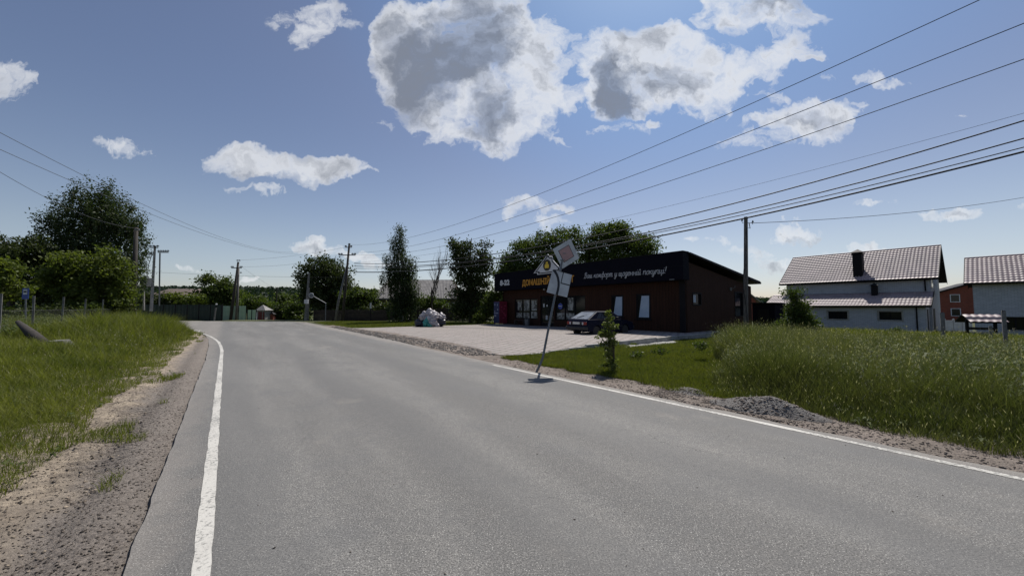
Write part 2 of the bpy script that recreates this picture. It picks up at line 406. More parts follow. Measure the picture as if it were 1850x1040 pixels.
def planks():
    m = bpy.data.materials.new('brown_board_cladding'); m.use_nodes = True; t = NT(m.node_tree); p = t.n['Principled BSDF']
    o = t.node('ShaderNodeTexCoord').outputs['Object']
    sp = t.node('ShaderNodeSeparateXYZ'); t.l.new(o, sp.inputs[0]); s = t.math('ADD', sp.outputs[0], sp.outputs[1])
    fr = t.math('FRACT', t.math('MULTIPLY', s, 5.0)); gap = t.math('LESS_THAN', fr, .07)
    cell = t.math('FLOOR', t.math('MULTIPLY', s, 5.0)); wn = t.node('ShaderNodeTexWhiteNoise', noise_dimensions='1D'); t.l.new(cell, wn.inputs['W'])
    g = t.noise(t.vmath('MULTIPLY', o, (14, 14, .8)), 1.0, 5, .6)
    c = t.mix(t.step(g, .3, .7), (.052, .022, .013), (.032, .014, .009)); c = t.mix(t.math('MULTIPLY', wn.outputs[0], .35), c, (.026, .011, .007))
    c = t.mix(gap, c, (.008, .005, .004)); t.l.new(c, p.inputs['Base Color']); p.inputs['Roughness'].default_value = .75; p.inputs['Specular IOR Level'].default_value = .15
    bp = t.node('ShaderNodeBump'); bp.inputs['Distance'].default_value = .01; t.l.new(t.math('MULTIPLY', gap, -1.0), bp.inputs['Height']); t.l.new(bp.outputs[0], p.inputs['Normal'])
    return m
M['planks'] = planks()
def bricks(name, c1, c2, mortar, bw=.26, rh=.09, ms=.008):
    m = bpy.data.materials.new(name); m.use_nodes = True; t = NT(m.node_tree); p = t.n['Principled BSDF']
    o = t.node('ShaderNodeTexCoord').outputs['Object']
    sp = t.node('ShaderNodeSeparateXYZ'); t.l.new(o, sp.inputs[0]); s = t.math('ADD', sp.outputs[0], sp.outputs[1])
    cb = t.node('ShaderNodeCombineXYZ'); t.l.new(s, cb.inputs[0]); t.l.new(sp.outputs[2], cb.inputs[1])
    br = t.node('ShaderNodeTexBrick'); t.l.new(cb.outputs[0], br.inputs['Vector']); br.inputs['Scale'].default_value = 1
    br.inputs['Brick Width'].default_value = bw; br.inputs['Row Height'].default_value = rh; br.inputs['Mortar Size'].default_value = ms
    br.inputs['Color1'].default_value = (*c1, 1); br.inputs['Color2'].default_value = (*c2, 1); br.inputs['Mortar'].default_value = (*mortar, 1)
    n1 = t.noise(o, .8, 5, .65)
    c = t.mix(t.step(n1, .45, .75, 0, .5), br.outputs[0], tuple(k * .75 for k in c2))
    t.l.new(c, p.inputs['Base Color']); p.inputs['Roughness'].default_value = .85
    bp = t.node('ShaderNodeBump'); bp.inputs['Distance'].default_value = .01; t.l.new(t.math('MULTIPLY', br.outputs['Fac'], -1.0), bp.inputs['Height']); t.l.new(bp.outputs[0], p.inputs['Normal'])
    return m
M['white_brick'] = bricks('white_silicate_brick', (.52, .54, .58), (.43, .45, .49), (.27, .28, .30))
M['red_brick'] = bricks('red_brick', (.27, .065, .035), (.20, .05, .03), (.18, .11, .09))
M['navy'] = mat('navy_panel', (.002, .002, .007), (.003, .003, .009), 2, .75, spec=.12)
M['dark_trim'] = mat('dark_trim', (.007, .006, .008), None, 3, .65, spec=.2)
M['black'] = mat('black_plastic', (.012, .012, .013), None, 8, .5)
M['rubber'] = mat('tyre_rubber', (.02, .02, .02), (.03, .028, .026), 20, .85)
M['white_plastic'] = mat('white_plastic', (.62, .63, .65), (.5, .5, .52), 3, .5)
M['letter_white'] = plain('white_letter', (.62, .63, .66), .5)
M['letter_orange'] = plain('orange_letter', (.55, .25, .015), .5)
M['yellow'] = plain('yellow_emblem', (.8, .55, .04), .5)
M['galv'] = mat('galvanised_steel', (.17, .18, .19), (.11, .115, .12), 8, .5, metal=.5)
M['sign_white'] = mat('sign_white', (.50, .52, .53), (.40, .41, .42), 4, .45)
M['sign_pink'] = mat('faded_sign_field', (.42, .25, .24), (.36, .22, .21), 5, .5)
M['sign_black'] = plain('sign_black', (.01, .01, .012), .5)
M['concrete'] = mat('concrete', (.36, .35, .33), (.24, .235, .22), 3, .9, bump=.01, bscale=20)
M['old_concrete'] = mat('weathered_concrete', (.20, .195, .185), (.12, .115, .105), 4, .9, bump=.01, bscale=20)
M['dark_wood'] = mat('weathered_pole_wood', (.055, .045, .038), (.028, .024, .02), 5, .9, bump=.01, bscale=20, stretch=(6, 6, .6))
M['grey_wood'] = mat('grey_wood', (.17, .155, .14), (.08, .072, .065), 5, .9, bump=.008, bscale=20, stretch=(6, 6, .6))
M['bark'] = mat('tree_bark', (.075, .06, .045), (.035, .028, .022), 6, .95, bump=.02, bscale=12, stretch=(1, 1, .3))
M['birch_bark'] = mat('birch_bark', (.42, .41, .38), (.05, .045, .04), 5, .9, lo=.45, hi=.6, stretch=(.6, .6, 2.5))
M['ceramic'] = mat('dark_insulator', (.012, .012, .014), None, 5, .3)
M['cable'] = plain('black_cable', (.01, .01, .012), .6)
M['wire'] = plain('aluminium_wire', (.05, .052, .055), .6)
M['roof_tile'] = mat('brown_metal_tile', (.34, .255, .25), (.27, .205, .20), 1.5, .56, spec=.75)
M['roof_slate'] = mat('grey_corrugated_roof', (.26, .245, .235), (.17, .16, .155), 2, .8, bump=.02, bscale=6)
M['roof_far'] = mat('far_brown_roof', (.16, .12, .10), None, 2, .85)
M['glass_dark'] = mat('dark_window_glass', (.012, .014, .017), None, 1, .06, spec=.35)
M['blind'] = mat('pale_blind_behind_glass', (.34, .42, .54), (.30, .38, .50), 2, .2, coat=.3)  # pale blue stands in for sky reflected in tilted panes; also colours a curtain
M['poster'] = mat('shelf_posters', (.33, .34, .32), (.05, .05, .05), 5, .4, lo=.42, hi=.58)
M['green_fence'] = mat('dark_green_sheet', (.010, .030, .024), None, 2, .5)
M['light_green_fence'] = mat('pale_green_sheet', (.46, .60, .42), (.38, .52, .36), 2, .6)
M['picket'] = mat('dark_brown_boards', (.035, .026, .02), (.02, .015, .012), 4, .9)
M['brown_wall'] = mat('brown_plaster', (.12, .075, .055), (.08, .05, .04), 1.5, .9)
M['car_blue'] = mat('blue_car_paint', (.002, .004, .018), (.002, .003, .015), 1, .5, coat=0.0, spec=.12)
M['bumper'] = mat('grey_bumper', (.014, .014, .016), None, 4, .6)
M['tail_red'] = plain('tail_lamp_red', (.22, .015, .012), .25)
M['lamp_clear'] = plain('clear_lamp', (.45, .47, .5), .15)
M['chrome'] = mat('wheel_metal', (.35, .35, .36), None, 5, .35, metal=.8)
M['plate'] = plain('number_plate', (.55, .55, .53), .5)
M['rear_glass'] = mat('dusty_rear_glass', (.26, .28, .30), (.12, .13, .15), 2.0, .12, spec=.8, coat=1.0)  # pale grey stands in for the bright reflection on the tailgate glass
M['bag_white'] = mat('white_rubbish_bag', (.50, .46, .46), (.26, .24, .25), 7, .35, bump=.03, bscale=9)
M['bag_teal'] = mat('teal_rubbish_bag', (.05, .30, .25), (.03, .20, .18), 7, .35, bump=.03, bscale=9)
M['bag_dark'] = mat('dark_rubbish_bag', (.015, .018, .03), (.03, .03, .045), 7, .3, bump=.03, bscale=9)
M['vend_blue'] = mat('blue_machine_front', (.015, .022, .10), None, 2, .4)
M['vend_pink'] = mat('crimson_machine_side', (.16, .010, .03), None, 2, .5)
M['sticker_blue'] = plain('blue_sticker', (.02, .05, .35), .4)
M['bus_blue'] = plain('blue_sign', (.02, .06, .30), .5)
M['red_door'] = mat('dark_red_door', (.16, .02, .02), None, 2, .6)
M['mesh_wire'] = plain('grey_mesh_wire', (.11, .11, .105), .6)
# foliage
M['lf_dark'] = leaf_mat('dark_foliage', (.024, .038, .012), (.066, .082, .026), .36)
M['lf_mid'] = leaf_mat('mid_green_foliage', (.040, .064, .014), (.100, .125, .034), .44)
M['lf_light'] = leaf_mat('fresh_green_foliage', (.066, .096, .018), (.150, .170, .040), .42)
M['sap'] = leaf_mat('sapling_leaves', (.075, .10, .025), (.20, .22, .075), .4)
M['lf_birch'] = leaf_mat('birch_foliage', (.026, .044, .018), (.060, .078, .030), .34)
M['lf_far'] = leaf_mat('far_forest_foliage', (.018, .034, .022), (.034, .052, .028), .2, fine=.03)
M['gr_left'] = leaf_mat('verge_grass_blades', (.066, .088, .014), (.215, .222, .052), .45, head=(.30, .26, .16), fine=.6)
M['gr_lawn'] = leaf_mat('lawn_grass_blades', (.070, .092, .012), (.155, .160, .030), .42, head=(.30, .26, .16), fine=.5)
M['gr_tall'] = leaf_mat('tall_meadow_grass_blades', (.056, .074, .020), (.170, .170, .070), .40, head=(.34, .31, .25), fine=.45)
M['gr_weed'] = leaf_mat('broad_weed_leaves', (.048, .072, .020), (.120, .135, .048), .34, rough=.62, fine=.6)
M['gr_yellow'] = leaf_mat('yellow_meadow_blades', (.085, .11, .016), (.17, .17, .035), .45, head=(.34, .30, .18), fine=.3)

# ================================================================== SETTING
def grid_poly(name, poly, step, hf, m, skirt=None):
    """fine sheet over a polygon (world xy) with real relief hf(x, y)"""
    xs = [p[0] for p in poly]; ys = [p[1] for p in poly]
    gx = np.arange(min(xs), max(xs) + step, step); gy = np.arange(min(ys), max(ys) + step, step)
    X, Y = np.meshgrid(gx, gy); nx, ny = len(gx), len(gy)
    cx = (X[:-1, :-1] + step / 2); cy = (Y[:-1, :-1] + step / 2)
    keep = inside(cx, cy, poly)
    idx = np.arange(nx * ny).reshape(ny, nx)
    q = np.stack([idx[:-1, :-1], idx[:-1, 1:], idx[1:, 1:], idx[1:, :-1]], -1)[keep]
    used = np.unique(q); remap = -np.ones(nx * ny, int); remap[used] = np.arange(len(used))
    x = X.ravel()[used]; y = Y.ravel()[used]
    return np_mesh(name, np.stack([x, y, hf(x, y)], -1), quads=remap[q], m=m, smooth=True)

# terrain: one sheet, fine near the camera, coarse out to the horizon
def axis(lo, hi, c0, c1, fine):
    a = [c0]; s = fine
    while a[-1] > lo: s *= 1.35; a.append(a[-1] - s)
    b = [c1]; s = fine
    while b[-1] < hi: s *= 1.35; b.append(b[-1] + s)
    return np.array(a[::-1] + list(np.arange(c0 + fine, c1, fine)) + b)
gx = axis(-2500, 2500, -45, 50, .6); gy = axis(-600, 4000, -10, 75, .6)
X, Y = np.meshgrid(gx, gy); n_, a_ = toNA(X, Y)
Z = H(X, Y) - .045
def HILL(X, Y): return 15 * ss(Y, 190, 420) * (.75 + .5 * fbm(X, Y, 160, 3, 5)) * (1 - .55 * ss(X, -60, 120)) + 5 * ss(-X, 60, 200) * ss(Y, 120, 320)
Z = Z + HILL(X, Y)
Z = Z - .08 * ((n_ > -2.6) & (n_ < 0)); rough_mask = np.where((n_ > -3.4) & (n_ < 7.2), 0.0, 1.0) * (1 - ss(Y, 22, 26) * ss(-X, 10, 14))
Z = Z + rough_mask * (.07 * (fbm(X, Y, 2.2, 3, 2) - .45))
idx = np.arange(X.size).reshape(X.shape)
q = np.stack([idx[:-1, :-1], idx[:-1, 1:], idx[1:, 1:], idx[1:, :-1]], -1).reshape(-1, 4)
tag(np_mesh('ground', np.stack([X.ravel(), Y.ravel(), Z.ravel()], -1), quads=q, m=M['soil'], smooth=True), kind='structure')

def flat_poly(name, pts, z, m, thick=0.0):
    bm = bmesh.new(); vs = [bm.verts.new((p[0], p[1], z)) for p in pts]
    f = bm.faces.new(vs)
    if f.normal.z < 0: f.normal_flip()
    if thick:
        r = bmesh.ops.extrude_face_region(bm, geom=[f]); 
        for v in r['geom']:
            if isinstance(v, bmesh.types.BMVert): v.co.z -= thick
    bmesh.ops.recalc_face_normals(bm, faces=bm.faces)
    bmesh.ops.triangulate(bm, faces=[f for f in bm.faces if len(f.verts) > 4])
    me = bpy.data.meshes.new(name); bm.to_mesh(me); bm.free()
    return tag(link_mesh(name, me, m), kind='structure')

def jag(pts, step=.12, amp=.02, seed=0):
    """resample a polyline and roughen it"""
    out = []; k = 0
    for (p, q_) in zip(pts[:-1], pts[1:]):
        L = math.dist(p[:2], q_[:2]); n = max(1, int(L / step))
        for i in range(n):
            t = i / n; x = p[0] + (q_[0] - p[0]) * t; y = p[1] + (q_[1] - p[1]) * t
            d = ((q_[1] - p[1]) / L, -(q_[0] - p[0]) / L); r = (float(fbm(k * step, 3.3, .5, 4, seed)) - .47) * 2 * amp; k += 1
            out.append((x + d[0] * r, y + d[1] * r))
    out.append(pts[-1][:2]); return out
ledge = [NA(-.45, -8), NA(-.46, 15), NA(-.52, 20), NA(-.66, 24.5), NA(-.9, 28.5), NA(-1.25, 31.5), (-22.5, 25.9)]
ledge_j = jag(ledge, .045, .03, 3)
side_l = [(-22.5, 25.9), (-25.5, 27.4), (-31, 30.2), (-65, 51)]
far_e = [(-95, 78), (-60, 56), (-40, 45.5), (-31, 43.8), (-26.5, 43.6), (-23.0, 41.5)]
redge = [NA(7.05, 40), NA(7.1, 34.3), NA(7.05, 22.4), NA(6.6, 14.8), NA(6.34, 9.5), NA(6.32, -8)]
redge_j = jag(redge, .1, .07, 9)
road_pts = ledge_j + jag(side_l, .5, .1, 4)[1:] + far_e + redge_j
flat_poly('road', road_pts, 0.0, M['asphalt'], .05)

def strip(name, c, w, z, m, step=.25):
    """painted line: a sheet of width w along centre line c, with worn edges"""
    out = []; L = [0]
    pts = []
    for p, q_ in zip(c[:-1], c[1:]):
        n = max(1, int(math.dist(p[:2], q_[:2]) / .15))
        for i in range(n): t = i / n; pts.append((p[0] + (q_[0] - p[0]) * t, p[1] + (q_[1] - p[1]) * t))
    pts.append(c[-1][:2]); v = []
    for i, p in enumerate(pts):
        a = pts[max(i - 1, 0)]; b = pts[min(i + 1, len(pts) - 1)]; l = math.dist(a, b); nx, ny = (b[1] - a[1]) / l, -(b[0] - a[0]) / l
        h = w / 2 + (random.random() - .5) * .013
        v += [(p[0] - nx * h, p[1] - ny * h, z), (p[0] + nx * h, p[1] + ny * h, z)]
    q = [(2 * i, 2 * i + 1, 2 * i + 3, 2 * i + 2) for i in range(len(pts) - 1)]
    o = np_mesh(name, v, quads=q, m=m); return tag(o, kind='structure')
lline = [NA(-.07, a) for a in np.arange(-6, 19, 1.0)] + [NA(-.12, 20), NA(-.22, 22.5), NA(-.42, 25), NA(-.68, 27.5), NA(-1.05, 30), NA(-1.5, 32.3), (-22.2, 26.5), (-23.6, 27.4)]
strip('road_marking', lline, .10, .004, M['paint'])
strip('road_marking', [NA(6.12, a) for a in np.arange(-8, 9.2, .6)], .10, .004, M['paint'])

# verges beside the asphalt, with real clods and ruts
def hv_left(x, y):
    n, a = toNA(x, y); e = ss(-n, .45, .75)
    rut = np.sin(a * 2 * math.pi / .15 + 2 * np.sin(a * 1.7)) * .024 * ss(-n, .75, .95) * ss(n, -1.45, -1.1) * ss(fbm(x, y, 1.2, 2, 8), .36, .46)
    return H(x, y) - .035 + e * .035 + (fbm(x, y, .35, 5, 21) - .47) * (.03 + .10 * ss(-n, .9, 1.5)) + (fbm(x, y, .12, 3, 23) - .45) * .05 * ss(-n, .8, 1.3) + (fbm(x, y, .9, 2, 27) - .45) * .12 * ss(-n, .9, 1.5) - .05 * np.exp(-((n + 1.0) / .16) ** 2) + rut
vl = [NA(-.40, -2), NA(-.41, 15), NA(-.6, 24.5), NA(-1.0, 30), (-22.4, 25.8), NA(-3.0, 33), NA(-2.6, 20), NA(-2.9, 12), NA(-2.9, 5), NA(-2.4, -2)]
near = [p for p in [NA(-.40, 1.0), NA(-.41, 12), NA(-2.9, 12), NA(-2.9, 5), NA(-2.6, 1.0)]]
def dirt_mix():
    """left verge: grey crushed stone by the asphalt, dry yellow clay further out"""
    m = bpy.data.materials.new('verge_gravel_to_clay'); m.use_nodes = True; t = NT(m.node_tree); p = t.n['Principled BSDF']
    o = t.node('ShaderNodeTexCoord').outputs['Object']
    sp = t.node('ShaderNodeSeparateXYZ'); t.l.new(o, sp.inputs[0])
    n = t.math('ADD', t.math('MULTIPLY', sp.outputs[0], DY), t.math('MULTIPLY', sp.outputs[1], -DX))
    n = t.math('MULTIPLY_ADD', t.noise(o, 1.6, 5, .6), .8, n)
    k = t.step(n, -.55, -.95)
    a = t.noise(o, 2.2, 6, .7); b_ = t.noise(o, 34, 5, .75); b2 = t.noise(o, 11, 5, .7)
    g = t.mix(t.step(b_, .36, .66), (.29, .25, .215), (.12, .103, .09)); g = t.mix(t.step(a, .4, .65, 0, .6), g, (.25, .22, .19))
    cl = t.mix(t.step(a, .38, .6), (.44, .365, .275), (.29, .24, .185)); cl = t.mix(t.step(b2, .45, .68, 0, .8), cl, (.15, .12, .095))
    c = t.mix(k, g, cl)
    t.l.new(c, p.inputs['Base Color']); p.inputs['Roughness'].default_value = .95; p.inputs['Specular IOR Level'].default_value = .2
    bp = t.node('ShaderNodeBump'); bp.inputs['Distance'].default_value = .035; t.l.new(t.math('ADD', b_, b2), bp.inputs['Height']); t.l.new(bp.outputs[0], p.inputs['Normal'])
    return m
M['verge_left'] = dirt_mix()
tag(grid_poly('gravel_verge', near, .017, hv_left, M['verge_left']), kind='structure')
farv = [NA(-.41, 12), NA(-.44, 18), NA(-.6, 24.5), NA(-1.0, 30), (-22.4, 25.8), NA(-3.4, 33), NA(-2.6, 20), NA(-2.9, 12)]
tag(grid_poly('gravel_verge', farv, .07, hv_left, M['verge_left']), kind='structure')
def hv_right(x, y):
    n, a = toNA(x, y)
    return -.035 + .03 * ss(n, 6.35, 6.6) + (fbm(x, y, .3, 5, 33) - .47) * (.03 + .05 * ss(n, 6.5, 6.9)) + .02 * ss(a, 10, 12)
vr = [NA(6.27, -6), NA(7.3, -6), NA(7.35, 3), NA(7.4, 9.4), NA(7.75, 11), NA(8.3, 15), NA(8.6, 24), NA(7.9, 31), NA(7.9, 37), NA(6.95, 37), NA(7.0, 22), NA(6.5, 14.5), NA(6.27, 9)]
tag(grid_poly('gravel_verge', vr, .045, hv_right, M['verge']), kind='structure')

# paved forecourt with its kerb
def h_lot(x, y):
    n, a = toNA(x, y)
    return .004 + .17 * ss(n, 7.9, 13.5) * (1 - .6 * ss(a, 13, 26)) + (fbm(x, y, 1.5, 3, 41) - .45) * .02
lot = jag([NA(7.25, 11.6), NA(7.6, 10.4), NA(8.2, 10.05), NA(22.3, 9.95), NA(24.4, 9.95), NA(24.4, 29.0), NA(17.5, 28.9), NA(12, 29.6), NA(7.7, 31.2), NA(7.4, 27), NA(7.35, 20), NA(7.25, 11.6)], .3, .05, 12)
tag(grid_poly('forecourt_paving', lot, .12, h_lot, M['pavers']), kind='structure')
mb = MB(); 
for n0 in np.arange(8.4, 22.0, 1.0):
    n1 = n0 + .985; j = random.uniform(-.012, .012); zt = float(h_lot(*NA((n0 + n1) / 2, 10.1)[:2])) + .02 + j
    c = [NA(n0, 9.86 + j), NA(n1, 9.86 + j), NA(n1, 10.0 + j), NA(n0, 10.0 + j)]
    mb.add([(p[0], p[1], -.15) for p in c] + [(p[0], p[1], zt) for p in c], [(0, 3, 2, 1), (4, 5, 6, 7), (0, 1, 5, 4), (1, 2, 6, 5), (2, 3, 7, 6), (3, 0, 4, 7)])
tag(mb.build('kerb', M['concrete'], bevel=.012), kind='structure')
# spilled concrete beside the kerb
def h_spill(x, y):
    n, a = toNA(x, y); return -.03 + .10 * (fbm(x, y, .5, 4, 51) - .25)
tag(grid_poly('concrete_spill', jag([NA(13.5, 9.84), NA(17.5, 9.84), NA(18.2, 9.5), NA(15.5, 8.9), NA(13.2, 9.3), NA(13.5, 9.84)], .1, .1, 5), .06, h_spill, M['concrete']), kind='structure')

# ================================================================== VEGETATION TOOLS
def blades(pts, h, w, lean, heads=0.0, hw=1.0):
    """grass: each blade is a bent tapering strip; returns verts, quads, tris, attrs"""
    N = len(pts); az = RS.rand(N) * 2 * math.pi; yaw = az + RS.randn(N) * .6 + math.pi / 2
    l = lean * h * (.4 + RS.rand(N)); d = np.stack([np.cos(az), np.sin(az), np.zeros(N)], -1); s = np.stack([np.cos(yaw), np.sin(yaw), np.zeros(N)], -1)
    up = np.array([0, 0, 1.0]); hh = h[:, None]; ll = l[:, None]; ww = w[:, None]
    m1 = pts + up * hh * .5 + d * ll * .28; tip = pts + up * (hh - ll * .25) + d * ll
    v = np.stack([pts - s * ww, pts + s * ww, m1 - s * ww * .8, m1 + s * ww * .8, tip], 1).reshape(-1, 3)
    b = np.arange(N)[:, None] * 5
    q = b + np.array([[0, 1, 3, 2]]); t = b + np.array([[2, 3, 4]])
    rnd = np.repeat(RS.rand(N), 5); hd = np.zeros(N * 5)
    if heads > 0:
        k = np.where(RS.rand(N) < heads)[0]; n2 = len(k)
        c = tip[k]; L = (.018 + .035 * RS.rand(n2))[:, None]; W = ((.5 + .7 * RS.rand(n2)) * (.0018 + .00028 * np.hypot(pts[k, 0], pts[k, 1])))[:, None]; ax = d[k] * .5 + up * .8
        v2 = np.stack([c - ax * L * .6, c + s[k] * W, c + ax * L, c - s[k] * W], 1).reshape(-1, 3)
        q2 = len(v) + np.arange(n2)[:, None] * 4 + np.array([[0, 1, 2, 3]])
        v = np.concatenate([v, v2]); q = np.concatenate([q, q2]); rnd = np.concatenate([rnd, np.repeat(RS.rand(n2), 4)]); hd = np.concatenate([hd, np.ones(n2 * 4)])
    return v, q, t, {'rnd': rnd, 'head': hd}
def scatter(poly, n, dens=None):
    """n random points in a polygon, thinned by dens(x, y) in 0..1"""
    xs = [p[0] for p in poly]; ys = [p[1] for p in poly]; out = []; tot = 0
    for _ in range(60):
        x = RS.uniform(min(xs), max(xs), n * 2); y = RS.uniform(min(ys), max(ys), n * 2)
        k = inside(x, y, poly)
        if dens is not None: k &= RS.rand(n * 2) < dens(x, y)
        out.append(np.stack([x[k], y[k]], -1)); tot += k.sum()
        if tot >= n: break
    return np.concatenate(out)[:n]
def dist_dens(near, p=1.6):
    return lambda x, y: np.minimum(1, (near / np.maximum(np.hypot(x, y), .1)) ** p)
def on_ground(xy, dz=-.05):
    return np.stack([xy[:, 0], xy[:, 1], H(xy[:, 0], xy[:, 1]) + dz], -1)

def leaf_quads(c, L, W, flat=0.0):
    """rhombic leaves centred on c with sizes L, W"""
    N = len(c); a = RS.randn(N, 3); a[:, 2] *= (1 - flat); a /= np.linalg.norm(a, axis=1)[:, None]
    b = RS.randn(N, 3); b[:, 2] *= (1 - flat); b -= a * (a * b).sum(1)[:, None]; b /= np.linalg.norm(b, axis=1)[:, None]
    L = L[:, None]; W = W[:, None]
    v = np.stack([c - a * L, c + b * W - a * L * .1, c + a * L, c - b * W - a * L * .1], 1).reshape(-1, 3)
    return v, np.arange(N)[:, None] * 4 + np.array([[0, 1, 2, 3]])

def tree(name, label, cat, Y, base_px, blobs, n, leaf, m, group=None, style='round', rc=.55, clumps=None, trunk_r=.16, bark='bark', depth=.8, limbs=26, zbase=None, gaps=.0, top_trunk=None):
    """blobs are (px, py, rx, ry) of the crown as it stands at distance Y; everything becomes metres around the trunk"""
    X0 = P(base_px, 555, Y).x; z0 = float(H(X0, Y)) if zbase is None else zbase
    root = empty(name, (X0, Y, z0), 0, label, cat, group); s = Y / F
    B = []
    for (px, py, rx, ry) in blobs:
        c = P(px, py, Y); B.append((c.x - X0, c.z - z0, rx * s, ry * s))
    vol = np.array([b[2] * b[2] * b[3] for b in B]) ** .8; vol /= vol.sum()
    if style != 'weep' and n > 1000: n = int(n * 1.1); leaf *= 1.12
    K = clumps or max(30, n // 60)
    which = RS.choice(len(B), K, p=vol); cc = []
    for k in which:
        x, z, rx, rz = B[k]
        d = RS.randn(3); d /= np.linalg.norm(d); r = RS.rand() ** .42
        cc.append((x + d[0] * rx * r, d[1] * rx * depth * r, z + d[2] * rz * r))
    cc = np.array(cc); cc[:, 2] = np.maximum(cc[:, 2], .15)
    size = rc * (.55 + .9 * RS.rand(K))
    pk = RS.choice(K, n, p=size ** 2 / (size ** 2).sum())
    off = RS.randn(n, 3) * .5
    if style == 'weep':
        t = RS.rand(n); ln = (.9 + 2.4 * RS.rand(K))[pk] * min(1.0, rc * 2)
        t = t ** 1.5; pos = cc[pk] + off * np.array([1, 1, .8]) * size[pk][:, None] * (1.0 - .85 * np.minimum(1, t * 1.8))[:, None]; pos[:, 2] -= t * ln
        pos[:, 0] += np.sin(pk * 1.7) * t * .15
    else:
        pos = cc[pk] + off * size[pk][:, None] * np.array([1, 1, .75])
    pos[:, 2] = np.maximum(pos[:, 2], .05)
    L = leaf * (.6 + .8 * RS.rand(n)); v, q = leaf_quads(pos, L, L * .55)
    np_mesh('crown', v, quads=q, attrs={'rnd': np.repeat(np.clip(RS.rand(n) * .5 + (RS.rand(K)[pk]) * .5, 0, 1), 4)}, m=M[m], parent=root)
    # trunk and limbs
    mb = MB(); ztop = max(b[1] + b[3] * .55 for b in B) if top_trunk is None else top_trunk
    cxm = float(np.average([b[0] for b in B], weights=vol)); tp = [(0, 0, -.2)]
    for i in range(1, 7):
        t = i / 6; tp.append((cxm * t * t + random.uniform(-.12, .12), random.uniform(-.12, .12), ztop * t))
    mb.tube(tp, [trunk_r * (1.15 - .95 * i / 6) for i in range(7)], 8)
    for k in RS.choice(K, min(limbs, K), replace=False):
        e = cc[k]; t = min(.92, max(.22, (e[2] - .35 * np.hypot(e[0], e[1]) - .3) / max(ztop, .1))); i = int(t * 6); f = t * 6 - i
        a = Vector(tp[i]).lerp(Vector(tp[min(i + 1, 6)]), f); bq = Vector(e); mid = a.lerp(bq, .5) + Vector((0, 0, .12 * (bq - a).length))
        r = trunk_r * .38 * (1 - t * .6)
        mb.tube([a, mid, bq], [r, r * .6, r * .18], 5)
    mb.build('trunk', M[bark], root, smooth=True)
    return root

# ================================================================== SHOP
class Frame:
    """a building's own axes: x to the right along its front, y inward, z up"""
    def __init__(s, ox, oy, ang=math.atan2(-DY, DX) if False else math.atan2(-.7914, .6113)):
        s.o = (ox, oy); s.a = ang; s.ux = (math.cos(ang), math.sin(ang)); s.uy = (-math.sin(ang), math.cos(ang))
    def at(s, px, py, y=0.0):
        """local x and z of the point seen at a pixel on the plane y"""
        rx, ry, rz = ray(px, py); ox, oy = s.o[0] + s.uy[0] * y, s.o[1] + s.uy[1] * y
        det = rx * -s.ux[1] + ry * s.ux[0]
        t = (ox * -s.ux[1] + oy * s.ux[0]) / det
        gx_, gy_ = rx * t - ox, ry * t - oy
        return gx_ * s.ux[0] + gy_ * s.ux[1], EYE + rz * t
    def world(s, x, y, z=0): return (s.o[0] + s.ux[0] * x + s.uy[0] * y, s.o[1] + s.ux[1] * x + s.uy[1] * y, z)
R_ = (10.1, 21.6); LEN = 18.0
SF = Frame(R_[0] + DX * LEN, R_[1] + DY * LEN)
shop = empty('shop_building', (SF.o[0], SF.o[1], 0), SF.a, 'single storey shop clad in dark brown boards with a black sign fascia and sloping roof', 'shop')
DEP = 9.8; ZF = 4.82; ZB = 3.62
def sbox(name, x0, x1, y0, y1, z0, z1, m, parent=shop, bevel=0): return box(name, x0, x1, y0, y1, z0, z1, m, parent, bevel)
# walls: front with openings
def wall_front(mb, L, z1, holes, th=.25, y=0.0, z0=-.3):
    """front wall between x=0..L with rectangular holes (x0,x1,z0,z1)"""
    hs = sorted(holes); x = 0.0
    for (a, b, c, d) in hs:
        if a > x: mb.box(x, a, y, y + th, z0, z1)
        if c > z0: mb.box(a, b, y, y + th, z0, c)
        if d < z1: mb.box(a, b, y, y + th, d, z1)
        x = b
    if x < L: mb.box(x, L, y, y + th, z0, z1)
    return mb
def hole(px0, py0, px1, py1):
    x0, z1a = SF.at(px0, py0); x1, _ = SF.at(px1, py0); _, z0a = SF.at(px1, py1)
    return (x0, x1, max(z0a, .14), z1a)
XA0, _ = SF.at(930, 540); XA1, _ = SF.at(970, 540)
wA = (SF.at(930, 540)[0], SF.at(971, 540)[0], .62, 2.42)
dr = (SF.at(976, 540)[0], SF.at(1000, 540)[0], .12, 2.62)
wB = (SF.at(1002.5, 540)[0], SF.at(1057, 540)[0], .62, 2.55)
w1 = (SF.at(1104, 540)[0], SF.at(1126, 540)[0], .98, 2.50)
w2 = (SF.at(1149, 540)[0], SF.at(1175, 540)[0], .90, 2.52)
ZFB = 3.22
mb = MB(); wall_front(mb, LEN, ZFB + .5, [wA, dr, wB, w1, w2])
